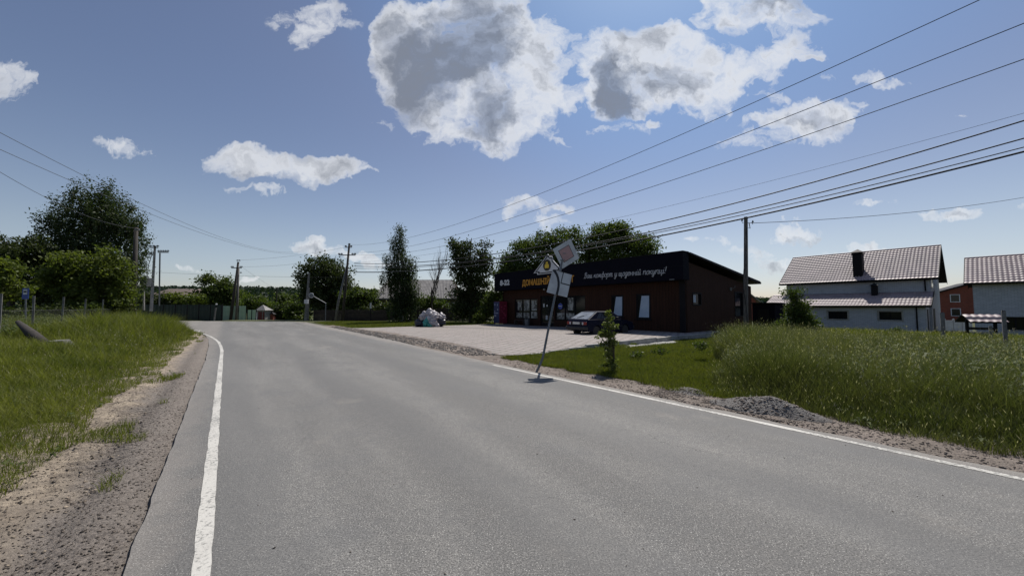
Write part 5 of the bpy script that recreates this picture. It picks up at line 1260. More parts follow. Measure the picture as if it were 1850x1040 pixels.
# green sheet fences
def sheet_fence(name, label, px0, px1, Y0_, Y1_, ztop, m, npost, hz=.0):
    a_, b_ = P(px0, 560, Y0_), P(px1, 560, Y1_); L = math.hypot(b_.x - a_.x, Y1_ - Y0_); rz = math.atan2(Y1_ - Y0_, b_.x - a_.x)
    r_ = empty(name, (a_.x, Y0_, hz), rz, label, 'fence'); seg = L / npost
    for k in range(npost):
        x0, x1 = k * seg + .05, (k + 1) * seg - .05; n = int(seg / .1); pts = []
        v = []
        for z in (0, ztop):
            for i in range(n + 1): v.append((x0 + (x1 - x0) * i / n, .02 * (1 if (i // 2) % 2 else -1), z))
        np_mesh('sheet_panel', v, quads=[(i, i + 1, n + 2 + i, n + 1 + i) for i in range(n)], m=m, parent=r_)
    for k in range(npost + 1): MB().box(k * seg - .045, k * seg + .045, -.05, .05, -.1, ztop + .08).build('post', M['dark_trim'], r_)
    return r_
sheet_fence('metal_fence', 'long very dark green sheet fence across the side road', 250, 401, 47, 49.5, 2.15, M['green_fence'], 7, -.15)
sheet_fence('metal_fence', 'pale green sheet fence behind the leaning double pole', 402, 445, 50, 51.5, 2.05, M['light_green_fence'], 3, -.2)
sheet_fence('metal_fence', 'short green sheet fence between the dark gate post and the gatehouse', 447, 463, 52, 52.5, 1.7, M['light_green_fence'], 2, -.4)
gx_ = P(463, 565, 56).x; gw = P(482, 565, 56).x - gx_
gt = empty('gatehouse', (gx_, 56, -.9), rad(-8), 'tiny gatehouse with a grey roof and dark red door beside the green fence', 'gatehouse')
MB().box(.1, gw - .1, 0, 1.2, 0, 2.1).build('wall', M['concrete'], gt)
MB().add([(-.1, -.2, 2.1), (gw + .1, -.2, 2.1), (gw + .1, 1.4, 2.1), (-.1, 1.4, 2.1), (gw * .35, .6, 2.95)], [(0, 3, 2, 1), (0, 1, 4), (1, 2, 4), (2, 3, 4), (3, 0, 4)]).build('roof', M['roof_slate'], gt)
MB().box(.35, gw - .6, -.05, -.003, 0, 1.9).build('door', M['red_door'], gt); MB().box(gw - .45, gw - .2, -.05, -.003, 0, 1.9).build('door', M['red_door'], gt)
gl = empty('garden_gate', (P(485, 572, 60).x, 60, -1.2), 0, 'low red and white gate right of the tiny gatehouse', 'gate')
for k in range(3): MB().box(0, 1.0, 0, .05, .3 + k * .35, .42 + k * .35).build('rail', M['red_door'] if k % 2 else M['white_plastic'], gl)
for x in (-.08, 1.0): MB().box(x, x + .08, -.02, .07, 0, 1.3).build('post', M['red_door'], gl)
gp = empty('brick_gate_pillar', (P(491, 572, 57).x, 57, -1.0), 0, 'dark red pillar with a small pitched cap by the path to the valley', 'gate pillar')
MB().box(-.25, .25, -.2, .2, 0, 1.6).build('pillar', M['red_brick'], gp); MB().add([(-.5, -.35, 1.602), (.5, -.35, 1.602), (.5, .35, 1.602), (-.5, .35, 1.602), (0, 0, 2.0)], [(0, 3, 2, 1), (0, 1, 4), (1, 2, 4), (2, 3, 4), (3, 0, 4)]).build('cap', M['dark_trim'], gp)
def gable_house(name, label, px, py_eave, py_ridge, w_px, Y, wall, roof, rz=0.0, depth=6, z0=-2):
    a_ = P(px, py_eave, Y); w = w_px * Y / F; r_ = empty(name, (a_.x, Y, z0), rz, label, 'house'); ze = a_.z - z0; zr = P(px, py_ridge, Y).z - z0
    MB().box(0, w, 0, depth, 0, ze).build('wall', M[wall], r_)
    MB().add([(-.4, -.4, ze - .05), (w + .4, -.4, ze - .05), (w + .4, depth + .4, ze - .05), (-.4, depth + .4, ze - .05), (w * .12, depth / 2, zr), (w * .88, depth / 2, zr)], [(0, 3, 2, 1), (0, 1, 5, 4), (1, 2, 5), (2, 3, 4, 5), (3, 0, 4)]).build('roof', M[roof], r_)
    for k in range(2): x = w * (.25 + .4 * k); box('window', x, x + w * .12, -.03, -.003, ze * .45, ze * .75, M['white_plastic'], r_)
gable_house('far_house', 'long low house with a flat brown roof above the bushes left of the double pole', 268, 534, 520, 76, 66, 'brown_wall', 'roof_far')
gable_house('far_house', 'distant house with a pale grey roof in the valley trees', 515, 561, 552, 14, 95, 'concrete', 'roof_slate', 0, 6, -5)
gable_house('far_house', 'distant roof half hidden in trees right of the gate pillar', 494, 563, 556, 12, 90, 'brown_wall', 'roof_slate', 0, 6, -5)
gable_house('far_house', 'tiny pale roof peeping out above the gatehouse', 449, 551, 543, 9, 80, 'white_brick', 'roof_slate', 0, 5, -3)

# picket fences before the brown house and along the lawn behind the forecourt
def picket_fence(label, p0, p1, h, gap=.14):
    L = math.dist(p0, p1); r_ = empty('board_fence', (p0[0], p0[1], -.02), math.atan2(p1[1] - p0[1], p1[0] - p0[0]), label, 'fence'); n = int(L / gap); mb = MB()
    for i in range(n): hh = h + random.uniform(-.05, .05); mb.box(i * gap, i * gap + gap * .86, 0, .022, .05, hh)
    o = mb.build('board_panel', M['picket'], r_); MB().box(0, L, .024, .06, .35, .43).box(0, L, .024, .06, h - .35, h - .27).build('rail', M['dark_wood'], r_)
    for k in range(int(L / 2.5) + 1): MB().box(k * 2.5, k * 2.5 + .1, .062, .16, -.2, h + .03).build('post', M['dark_wood'], r_)
picket_fence('dark board fence behind the grass from the mirror to the birch', (P(566, 570, 47).x, 47), (P(700, 570, 46).x, 46), 1.35)
picket_fence('dark board fence behind the rubbish bags', (P(702, 570, 46).x, 46), (P(880, 570, 42).x, 42), 1.5)

# mesh fence on the left bank: one thing, concrete posts and a wire net
fts = [-6.1, -3.3, 0, 3.55, 7.2, 11, 14.9]; fp = [(-21.5 + DX * t, 17.7 + DY * t) for t in fts]
mf = empty('mesh_fence', (fp[0][0], fp[0][1], 0), 0, 'sagging wire mesh fence on slim grey posts along the left grass bank', 'fence')
for i, (x, y) in enumerate(fp):
    z = float(H(x, y)); h_ = 2.12 - z; lx = random.uniform(-.05, .05)
    MB().tube([(x - fp[0][0], y - fp[0][1], z - .3), (x - fp[0][0] + lx, y - fp[0][1], 2.12 + random.uniform(-.03, .04))], .045, 4).build('post', M['old_concrete'], mf)
for (p, q_) in zip(fp[:-1], fp[1:]):
    mb = MB(); d = Vector((q_[0] - p[0], q_[1] - p[1], 0)); L = d.length; d.normalize(); z = float(H(*p)); zt = 1.55
    P0 = Vector((p[0] - fp[0][0], p[1] - fp[0][1], 0)); s = .11
    for k in range(int((L + 1.4) / s)):
        for sg in (1, -1):
            x0 = k * s - 1.4 * (sg > 0) if sg > 0 else k * s
            a0, a1 = (x0, z), (x0 + (zt - z) * sg, zt)
            lo_, hi_ = 0.0, L
            (xa, za), (xb, zb) = a0, a1
            ta = max(0, min(1, (lo_ - xa) / (xb - xa))) if sg > 0 else max(0, min(1, (hi_ - xa) / (xb - xa)))
            tb_ = min(1, (hi_ - xa) / (xb - xa)) if sg > 0 else min(1, (lo_ - xa) / (xb - xa))
            if tb_ <= ta: continue
            pa = P0 + d * (xa + (xb - xa) * ta) + Vector((0, 0, za + (zb - za) * ta)); pb = P0 + d * (xa + (xb - xa) * tb_) + Vector((0, 0, za + (zb - za) * tb_))
            mb.tube([pa, pb], .0013, 3, False)
    for zz in (zt, zt * .5 + z * .5): mb.tube([P0 + Vector((0, 0, zz)), P0 + d * L * .5 + Vector((0, 0, zz - .04)), P0 + d * L + Vector((0, 0, zz))], .004, 3, False)
    mb.build('wire_net', M['mesh_wire'], mf)
# bus stop sign behind the fence
bs, k_ = pole_root(46, 560, 19, 'bus_stop_sign', 'blue and white bus stop sign in front of the dark trees at the left edge', 'bus stop sign')
MB().tube([k_(46, 600), k_(46.5, 521)], .03, 8).build('pole', M['galv'], bs)
q0, q1 = k_(39.5, 540, -.05), k_(52.5, 520.5, -.05)
pl = MB().box(q0.x, q1.x, q0.y - .01, q0.y + .01, q0.z, q1.z).build('sign_plate', M['bus_blue'], bs, bevel=.004)
w_, hgt = q1.x - q0.x, q1.z - q0.z
MB().box(q0.x + w_ * .2, q1.x - w_ * .2, q0.y - .016, q0.y - .0105, q0.z + hgt * .42, q1.z - hgt * .12).build('white_field', M['letter_white'], pl)
MB().box(q0.x + w_ * .28, q1.x - w_ * .28, q0.y - .022, q0.y - .0165, q0.z + hgt * .60, q1.z - hgt * .24).build('bus_symbol', M['sign_black'], pl)
# fallen beam with its block
fb_ = P(86, 622, 12.2); zb_ = float(H(fb_.x, 12.2))
fl = empty('fallen_pole_stub', (fb_.x, 12.2, zb_), 0, 'broken dark pole stub leaning out of the grass against a small concrete block', 'pole stub')
t_ = P(32, 581, 12.6); MB().tube([(.12, -.05, -.08), ((t_.x - fb_.x) * .5, .2, (t_.z - zb_) * .47), (t_.x - fb_.x, .4, t_.z - zb_)], [.17, .145, .06], 10).build('stub', M['dark_wood'], fl, smooth=True)
MB().add([(.05, -.15, -.1), (.75, -.05, -.1), (.75, .25, -.1), (.05, .2, -.1), (.08, -.12, .17), (.52, -.03, .19), (.5, .2, .22), (.1, .16, .2)], [(0, 3, 2, 1), (4, 5, 6, 7), (0, 1, 5, 4), (1, 2, 6, 5), (2, 3, 7, 6), (3, 0, 4, 7)]).build('concrete_block', M['old_concrete'], fl, bevel=.03)
MB().tube([(-.5, .0, -.15), (-.42, .05, .32)], .055, 4).build('prop', M['grey_wood'], fl)

# rubbish bags on the forecourt edge
def bag(px, py, rpx, m, label, sq=.85, Y=30.6, dY=0.0):
    r = rpx * Y / F; c = P(px, py, Y + dY); bm = bmesh.new(); bmesh.ops.create_icosphere(bm, subdivisions=4, radius=1)
    sd = random.random() * 50
    for v in bm.verts:
        p = v.co.copy(); k = 1 + .18 * math.sin(p.x * 4 + sd) * math.cos(p.y * 3.3 + sd) + .10 * math.sin(p.z * 9 + p.x * 6 + sd) + .05 * math.sin(p.y * 17 + sd * 2) * math.sin(p.x * 15)
        v.co = Vector((p.x * r * k, p.y * r * k, p.z * r * k * sq))
        if p.z > .86: v.co.z += r * .3 * (p.z - .86) / .14
    me = bpy.data.meshes.new('rubbish_bag'); bm.to_mesh(me); bm.free()
    o = link_mesh('rubbish_bag', me, M[m], None, True); z = max(c.z, r * sq * .8 + .05); o.location = (c.x, c.y, z); o.rotation_euler = (random.uniform(-.3, .3), random.uniform(-.3, .3), random.random() * 6)
    tag(o, label, 'rubbish bag', 'rubbish bags heaped at the edge of the forecourt')
bag(759, 584, 9, 'bag_dark', 'large dark bag at the left foot of the rubbish heap'); bag(766, 587, 6, 'bag_dark', 'small dark bag leaning on the turquoise one', dY=-.2)
bag(771, 583, 7.5, 'bag_teal', 'bright turquoise bag in the front of the rubbish heap', 1.0, dY=-.35); bag(777, 588, 5, 'bag_teal', 'smaller turquoise bag low beside the bright one', dY=-.5)
bag(784, 585, 7.5, 'bag_white', 'pale bag low in the front centre of the rubbish heap', 1.1, dY=-.4); bag(795, 582, 9.5, 'bag_dark', 'dark bag under the right end of the rubbish heap', dY=.0)
bag(790, 588, 4.5, 'bag_white', 'smallest pale bag at the foot of the rubbish heap', dY=-.5)
bag(766, 572, 8.5, 'bag_white', 'pale bag on the upper left of the rubbish heap', dY=.1); bag(777, 567, 9, 'bag_white', 'pale bag crowning the rubbish heap', dY=.1)
bag(786, 573, 9, 'bag_white', 'pale bag in the upper centre right of the heap', dY=-.1); bag(797, 573, 7.5, 'bag_white', 'pale bag at the right shoulder of the heap', dY=.1); bag(775, 577, 7, 'bag_white', 'wrinkled pale bag in the middle of the heap', dY=-.25)

# ================================================================== MOUNDS
def mound(name, label, px, py, wx, wy, h, m, yaw, seed):
    x, y = G(px, py); N_, R2 = 64, 26; vs = [(0, 0, 0)]; f = []
    r_ = np.linspace(.04, 1, R2); 
    for r in r_:
        for k in range(N_):
            t = 2 * math.pi * k / N_; X_, Y_ = math.cos(t) * r * wx, math.sin(t) * r * wy
            prof_ = (1 - r) ** .9 * .55 + .45 * (math.cos(r * math.pi) + 1) / 2
            z = h * prof_ + (float(fbm(X_, Y_, .35, 5, seed)) - .47) * .75 * h * (1 - r * .4) - .02 + math.sin(t * 2 + seed) * .1 * h * (r * (1 - r))
            vs.append((X_, Y_, z - (.10 if r == 1 else 0)))
    vs[0] = (0, 0, vs[1][2])
    q = [(1 + i * N_ + k, 1 + i * N_ + (k + 1) % N_, 1 + (i + 1) * N_ + (k + 1) % N_, 1 + (i + 1) * N_ + k) for i in range(R2 - 1) for k in range(N_)]
    o = np_mesh(name, vs, quads=q, tris=[(0, 1 + (k + 1) % N_, 1 + k) for k in range(N_)], m=M[m], smooth=True); o.location = (x, y, 0); o.rotation_euler = (0, 0, yaw)
    for p in o.data.polygons: pass
    return tag(o, label, 'gravel mound')
RD = math.atan2(DY, DX)
mound('gravel_mound', 'larger grey mound of road millings at the foot of the tall grass', 1385, 741, .88, .36, .23, 'mound', RD + .1, 3)
mound('gravel_mound', 'smaller low grey mound left of the larger one beside the lawn', 1250, 708, .55, .26, .11, 'mound', RD, 8)

# ================================================================== TREES
tree('birch_tree', 'large drooping birch towering over the left trees', 'tree', 38, 188, [(178, 340, 34, 30), (165, 375, 55, 35), (105, 395, 36, 30), (125, 425, 50, 40), (205, 385, 50, 40), (235, 410, 32, 55), (190, 445, 60, 55), (150, 480, 55, 45), (240, 480, 22, 40), (210, 520, 35, 30)], 54000, .10, 'lf_birch', style='weep', rc=.66, clumps=950, trunk_r=.30, bark='birch_bark', limbs=70, top_trunk=9.5)
DT = 'dark trees behind the left fence'
tree('broadleaf_tree', 'dark broad tree at the far left edge behind the fence', 'tree', 33, 20, [(15, 455, 55, 30), (-30, 470, 50, 45), (55, 450, 40, 26), (25, 500, 60, 40)], 14000, .10, 'lf_dark', DT, trunk_r=.25)
tree('broadleaf_tree', 'dark bushy tree filling the gap left of the drooping birch', 'tree', 35, 85, [(80, 475, 45, 35), (110, 500, 40, 40), (60, 520, 50, 40), (120, 540, 50, 30)], 13000, .10, 'lf_dark', DT, trunk_r=.22)
tree('maple_tree', 'bright green young maple in front of the drooping birch', 'tree', 26, 190, [(190, 470, 22, 28), (165, 500, 42, 36), (205, 505, 32, 42), (215, 540, 20, 26), (160, 545, 36, 20)], 11000, .085, 'lf_light', trunk_r=.09, rc=.5)
tree('maple_tree', 'paler green young maple left of the brighter one', 'tree', 25, 122, [(122, 475, 24, 22), (110, 505, 32, 26), (140, 530, 32, 24), (95, 500, 14, 14)], 6000, .085, 'lf_light', trunk_r=.08, rc=.45)
tree('maple_tree', 'bright green branches of a young tree cut by the left edge', 'tree', 21, -25, [(-10, 480, 40, 12), (5, 495, 34, 12), (-15, 525, 44, 18), (10, 520, 18, 12)], 4500, .085, 'lf_light', trunk_r=.09, rc=.35)
BU = 'bushes behind the mesh fence'
for i_, (px, py, rx, ry, Y, mm_, lab) in enumerate([(20, 575, 45, 16, 22, 'lf_mid', 'low green bush under the bus stop sign'), (90, 568, 38, 17, 23, 'lf_dark', 'dark low bush between the first fence posts'), (150, 562, 34, 16, 24.5, 'lf_mid', 'green bush under the paler maple'), (200, 560, 26, 15, 26, 'lf_dark', 'dark bush under the brighter maple'), (-45, 575, 35, 25, 21, 'lf_mid', 'bush cut by the left edge behind the fence')]):
    tree('bush', lab, 'bush', Y, px, [(px, py, rx, ry), (px + rx * .4, py + 4, rx * .6, ry * .8)], 3500, .07, mm_, BU, trunk_r=.04, rc=.35, limbs=14)
FB = 'bushes and trees beyond the green fences'
tree('bush', 'dark bush beside the transformer pole', 'bush', 54, 290, [(285, 545, 22, 14), (300, 550, 20, 12), (268, 550, 14, 14)], 3500, .16, 'lf_dark', FB, trunk_r=.08, rc=.7)
tree('bush', 'yellowish green bush over the dark green fence', 'bush', 55, 330, [(325, 541, 26, 12), (350, 545, 22, 11)], 4000, .15, 'lf_light', FB, trunk_r=.08, rc=.6)
tree('broadleaf_tree', 'round dark green tree rising over the green fences', 'tree', 58, 392, [(380, 518, 24, 20), (405, 525, 26, 24), (375, 540, 20, 20), (415, 545, 22, 20), (395, 550, 30, 18)], 9000, .15, 'lf_mid', FB, trunk_r=.2, rc=.7)
tree('bush', 'rounded green treetops right of the double pole', 'bush', 72, 460, [(455, 548, 26, 14), (480, 552, 20, 12), (440, 545, 14, 16)], 5000, .18, 'lf_mid', FB, trunk_r=.12, rc=.8)
tree('bush', 'dark shrub mass at the start of the valley path', 'bush', 62, 508, [(505, 562, 16, 14), (520, 568, 14, 12)], 3500, .15, 'lf_dark', FB, trunk_r=.08, rc=.6)
tree('bush', 'pale grey green tree crowns at the far side of the valley', 'bush', 95, 520, [(515, 545, 20, 12), (540, 548, 18, 14), (498, 550, 12, 10)], 5000, .24, 'lf_mid', FB, trunk_r=.12, rc=1.0)
tree('bush', 'light bush left of the weathered concrete pole', 'bush', 58, 540, [(536, 560, 18, 18), (545, 572, 16, 10)], 3500, .14, 'lf_mid', FB, trunk_r=.08, rc=.6)
tree('walnut_tree', 'round dark walnut behind the leaning utility pole', 'tree', 52, 592, [(585, 478, 34, 24), (565, 500, 28, 30), (612, 500, 28, 34), (590, 520, 46, 36), (560, 535, 22, 22), (620, 545, 24, 26), (590, 555, 34, 20)], 17000, .14, 'lf_dark', None, trunk_r=.28, rc=.75, limbs=40)
SH = 'shrubs before the brown house'
tree('bush', 'green shrubs between the walnut and the brown house', 'bush', 50, 655, [(650, 535, 30, 16), (640, 555, 30, 16), (670, 548, 22, 14)], 6500, .13, 'lf_mid', SH, trunk_r=.08, rc=.6)
tree('bush', 'darker shrub over the board fence left of the birch', 'bush', 48, 672, [(665, 565, 24, 10), (690, 560, 18, 14), (640, 570, 20, 8)], 4500, .11, 'lf_dark', SH, trunk_r=.06, rc=.5)
tree('bush', 'small yellowish shrub by the brown house wall', 'bush', 48.5, 703, [(700, 555, 10, 9)], 1300, .10, 'lf_light', SH, trunk_r=.04, rc=.35)
tree('bush', 'light shrub right of the birch trunk before the brown house', 'bush', 47, 757, [(752, 550, 16, 18), (775, 545, 22, 12), (765, 562, 20, 14), (795, 548, 14, 10)], 5500, .11, 'lf_mid', SH, trunk_r=.06, rc=.5)
tree('birch_tree', 'tall slender drooping birch before the brown house', 'tree', 42, 727, [(722, 415, 10, 12), (721, 440, 17, 24), (700, 470, 11, 14), (726, 475, 28, 30), (708, 500, 20, 20), (735, 512, 26, 40), (745, 530, 13, 26), (722, 545, 24, 30)], 30000, .08, 'lf_birch', style='weep', rc=.45, clumps=640, trunk_r=.18, bark='birch_bark', limbs=50, top_trunk=7.5)
AT = None
tree('broadleaf_tree', 'dark double-crowned tree behind the rubbish bags', 'tree', 40, 850, [(824, 440, 14, 18), (838, 458, 22, 22), (872, 462, 18, 24), (822, 485, 14, 20), (850, 495, 32, 34), (884, 485, 15, 20), (835, 530, 24, 34), (865, 535, 24, 34), (850, 562, 34, 16)], 16000, .105, 'lf_dark', None, rc=.55, clumps=260, trunk_r=.2, limbs=50)
tree('bush', 'leafy bush between the dark tree and the vending machine', 'bush', 37, 893, [(892, 545, 15, 26), (880, 560, 14, 20), (905, 525, 10, 14)], 5500, .085, 'lf_mid', SH, trunk_r=.06, rc=.45)
tree('bush', 'pale yellow green shrub low beside the vending machine', 'bush', 36, 868, [(868, 575, 10, 8)], 1200, .08, 'lf_light', SH, trunk_r=.03, rc=.3)
tree('walnut_tree', 'spreading tree above the left end of the shop roof', 'tree', 55, 985, [(950, 455, 26, 22), (925, 478, 24, 18), (985, 440, 32, 22), (1025, 435, 30, 26), (1000, 470, 50, 26), (950, 490, 50, 20), (905, 492, 14, 10)], 20000, .14, 'lf_mid', 'trees above the shop roof', trunk_r=.3, rc=.9, limbs=50)
tree('walnut_tree', 'spreading tree above the middle of the shop roof', 'tree', 53, 1110, [(1085, 425, 24, 20), (1110, 418, 30, 18), (1130, 440, 40, 26), (1165, 445, 26, 22), (1090, 460, 40, 28), (1150, 465, 34, 20), (1062, 450, 26, 30)], 19000, .14, 'lf_mid', 'trees above the shop roof', trunk_r=.3, rc=.9, limbs=50)
tree('broadleaf_tree', 'leafy round bush tree in front of the white house lean-to', 'tree', 23, 1440, [(1433, 535, 14, 20), (1438, 560, 22, 22), (1442, 592, 30, 18), (1418, 588, 14, 12), (1466, 590, 13, 12), (1450, 575, 16, 16)], 10000, .055, 'lf_mid', None, rc=.33, clumps=170, trunk_r=.09, limbs=40)
tree('bush', 'small leafy bush beneath the right window of the lean-to', 'bush', 22, 1622, [(1620, 604, 11, 10)], 900, .05, 'lf_mid', None, rc=.2, trunk_r=.03, limbs=8)
tree('sapling', 'thin young tree with pale leaves standing alone on the lawn near the road', 'sapling', 9.4, 1101, [(1099, 572, 3, 15), (1104, 588, 11, 6), (1099, 603, 15, 6), (1107, 618, 12, 5), (1077, 606, 4, 6), (1087, 621, 7, 6), (1101, 636, 10, 10), (1103, 656, 12, 13)], 1500, .034, 'sap', None, rc=.08, clumps=90, trunk_r=.022, limbs=46)
tree('bush', 'low leafy weeds growing over the kerb beside the sapling', 'weed', 11.8, 1165, [(1150, 643, 14, 4), (1195, 634, 16, 4), (1265, 624, 16, 5)], 700, .035, 'lf_mid', None, rc=.12, clumps=40, trunk_r=.004, limbs=10)
# bare tree
def bare(label, Y, px, top, spread, base_r):
    x = P(px, 560, Y).x; r_ = empty('bare_tree', (x, Y, 0), 0, label, 'tree'); mb = MB(); Ht = P(px, top, Y).z; tw = MB()
    def grow(p, d, L, r, dep):
        pts = [p]; q_ = Vector(p); dd = Vector(d)
        for _ in range(4): dd = (dd + Vector((random.uniform(-.12, .12), random.uniform(-.12, .12), .04))).normalized(); q_ = q_ + dd * L / 4; pts.append(q_.copy())
        (mb if dep < 2 else tw).tube(pts, [r * (1 - .55 * i / 4) for i in range(5)], 5, False)
        if dep >= 4: return
        for _ in range(3 if dep else 5):
            i = random.randint(2, 4); a = random.random() * 6.28; s_ = spread * (.6 + .5 * random.random())
            nd = (dd + Vector((math.cos(a) * s_, math.sin(a) * s_, .25))).normalized(); grow(pts[i], nd, L * random.uniform(.55, .78), r * .5, dep + 1)
    grow(Vector((0, 0, -.1)), Vector((0, 0, 1)), Ht * .42, base_r, 0)
    mb.build('trunk', M['bark'], r_, smooth=True); tw.build('twigs', M['grey_wood'], r_)
bare('leafless grey tree between the slender birch and the dark tree', 44, 783, 430, .42, .13)
# far wooded hill: one mass
NF = 5200; fx = RS.uniform(-620, 260, NF * 3); fy_ = RS.uniform(175, 470, NF * 3); k_ = np.abs(fx + 60) < fy_ * 1.35; fx, fy_ = fx[k_][:NF], fy_[k_][:NF]
fz = H(fx, fy_) + HILL(fx, fy_); rr = 2.2 + 2.6 * RS.rand(len(fx)); per = 26
pk = np.repeat(np.arange(len(fx)), per); d = RS.randn(len(pk), 3); d /= np.linalg.norm(d, axis=1)[:, None]; d[:, 2] = np.abs(d[:, 2])
c = np.stack([fx[pk], fy_[pk], fz[pk] + 1.5], -1) + d * rr[pk][:, None] * (.6 + .4 * RS.rand(len(pk)))[:, None] * np.array([1, 1, 1.35])
L = .9 + .6 * RS.rand(len(pk)); v, q = leaf_quads(c, L, L * .7)
tag(np_mesh('distant_forest', v, quads=q, attrs={'rnd': np.repeat(RS.rand(len(fx))[pk], 4)}, m=M['lf_far']), kind='stuff')

# ================================================================== GRASS
def grass(name, polys, m, heads, lean=.55):
    V, Q, T, A1, A2, off = [], [], [], [], [], 0
    for (pts, h, w) in polys:
        v, q, t, at = blades(pts, h, w, lean, heads); V.append(v); Q.append(q + off); T.append(t + off); A1.append(at['rnd']); A2.append(at['head']); off += len(v)
    return tag(np_mesh(name, np.concatenate(V), quads=np.concatenate(Q), tris=np.concatenate(T), attrs={'rnd': np.concatenate(A1), 'head': np.concatenate(A2)}, m=M[m]), kind='stuff')
def dist(p): return np.hypot(p[:, 0], p[:, 1])
# left bank
def d_left(x, y):
    n, a = toNA(x, y); m = -.5 * (x + 22.5) - .85 * (y - 25.9); r = np.hypot(x, y)
    edge = -1.62 + .7 * (fbm(x, y, 1.6, 4, 61) - .45) + .30 * ss(a, 9, 14) + .1 * ss(a, 18, 26)
    ok = (n < edge) & (m > .3)
    patch_ = (n < -.75) & (n > -2.2) & (a > 4) & (fbm(x, y, .9, 3, 77) > .60) & (m > .3)
    bald = (fbm(x, y, .9, 3, 81) > .60) & (n > -1.9) & (a > 10) & (a < 17)
    return np.where((ok & ~bald) | patch_, np.minimum(1, (8.5 / r) ** 1.6), 0)
PL = [NA(-.7, 2.5), NA(-.9, 36), (-25, 29), (-60, 48), (-75, 30), (-34, 2), NA(-14, 2.5)]
p = on_ground(scatter(PL, 430000, d_left)); r = dist(p); n_, a_ = toNA(p[:, 0], p[:, 1]); nz = fbm(p[:, 0], p[:, 1], 1.4, 3, 65)
h = (.10 + .22 * ss(-n_, 1.3, 3.2) + .62 * ss(a_, 19, 26) * ss(-n_, 1.3, 2.6) * (1 - ss(-n_, 4.6, 6.0)) + .2 * ss(-n_, 5, 7)) * (.35 + 1.1 * nz + .85 * fbm(p[:, 0], p[:, 1], .4, 2, 67)) * (.55 + .8 * RS.rand(len(p)))
w = .0013 + .00030 * r
grass('verge_grass', [(p, h, w)], 'gr_left', .012)
psl = on_ground(scatter(PL, 4500, lambda x, y: d_left(x, y) * (fbm(x, y, 1.5, 2, 69) > .45)), -.04); rl = dist(psl)
grass('seeding_grass', [(psl, (.22 + .3 * ss(rl, 8, 24)) * (.7 + .7 * RS.rand(len(psl))), .0009 + .00016 * rl)], 'gr_tall', .9, .4)
# lawn between forecourt, road and meadow
def meadow_edge(n): return 3.3 + (n - 7.7) * .42
def d_lawn(x, y):
    n, a = toNA(x, y); r = np.hypot(x, y); e = 7.15 + .5 * (fbm(x, y, .9, 4, 71) - .45)
    return np.where((n > e) & (a < 9.80 - .75 * ss(n, 10.5, 13.5) * (fbm(x, y, .8, 3, 72) > .40)) & (a > meadow_edge(n) - .6), np.minimum(1, (9.5 / r) ** 1.5), 0)
PW = [NA(6.8, 2), NA(6.8, 9.9), NA(26, 9.9), NA(26, 5), NA(12, 2.5)]
p = on_ground(scatter(PW, 150000, d_lawn), -.04); r = dist(p); nz = fbm(p[:, 0], p[:, 1], 1.0, 3, 73)
h = (.07 + .14 * nz) * (.5 + .8 * RS.rand(len(p)))
p2 = on_ground(scatter([G(585, 586.5), G(640, 592.0), G(760, 591), G(884, 588.3), (-1.5, 41), (-20.5, 44.3), G(560, 582.5)], 45000), -.02); h2 = (.05 + .12 * fbm(p2[:, 0], p2[:, 1], 2.5, 3, 75)) * (.6 + .8 * RS.rand(len(p2)))
p2 = p2[(toNA(p2[:, 0], p2[:, 1])[0] > 7.7)]; h2 = h2[:len(p2)]
grass('lawn_grass', [(p, h, .0015 + .00026 * r), (p2, h2, np.full(len(p2), .012))], 'gr_lawn', 0)
# tall meadow along the right
def d_tall(x, y):
    n, a = toNA(x, y); r = np.hypot(x, y); e = 6.95 + .45 * (fbm(x, y, 1.1, 4, 91) - .45) + .25 * ss(a, .6, 1.6)
    ae = meadow_edge(n) + 3.0 * (fbm(x, y, 1.1, 4, 93) - .50)
    return np.where((n > e) & (a < ae) & (n < 20), np.minimum(1, (7.5 / r) ** 1.15), 0)
PT = [NA(6.7, -7), NA(6.7, 4), NA(20, 9.5), NA(20, -18)]
p = on_ground(scatter(PT, 420000, d_tall), -.04); r = dist(p); n_, a_ = toNA(p[:, 0], p[:, 1]); nz = fbm(p[:, 0], p[:, 1], 1.1, 3, 95)
ed = ss(meadow_edge(n_) - a_ + 1.5 * (nz - .45), -.8, 1.3); ed = ed * (1 + .28 * ss(a_ - meadow_edge(n_), -5.5, -2.5))
nz2 = fbm(p[:, 0], p[:, 1], .5, 2, 96); nz3 = fbm(p[:, 0], p[:, 1], 2.4, 2, 98)
h = (.14 + .54 * ss(n_, 7.0, 8.6)) * (.35 + .65 * ed) * (.10 + .8 * nz + 1.0 * nz2 + .65 * nz3) * (.5 + .75 * RS.rand(len(p)))
grass('tall_grass', [(p, h, .0013 + .00020 * r)], 'gr_tall', .06, .5)
# thin taller seeding stalks
ps = on_ground(scatter([NA(8.4, -5), NA(8.4, 3.6), NA(21, 9.4), NA(21, -14)], 12000, d_tall), -.04)
grass('seeding_grass', [(ps, .55 + .55 * RS.rand(len(ps)),   .0010 + .00014 * dist(ps))], 'gr_tall', .95, .35)
# yellow meadow behind
def d_y(x, y):
    n, a = toNA(x, y); return np.where((n > 18.5) & ((a < 8.6) | (n > 32)) & (a < 12), np.minimum(1, (20 / np.hypot(x, y)) ** 1.5), 0)
p = on_ground(scatter([NA(18.5, -22), NA(18.5, 8.4), NA(33, 9), NA(40, 12), NA(46, 8), NA(46, -30)], 130000, d_y), -.04)
h = (.30 + .3 * fbm(p[:, 0], p[:, 1], 2.2, 3, 97)) * (.6 + .6 * RS.rand(len(p)))
grass('meadow_grass', [(p, h, .003 + .00032 * dist(p))], 'gr_yellow', .05, .5)
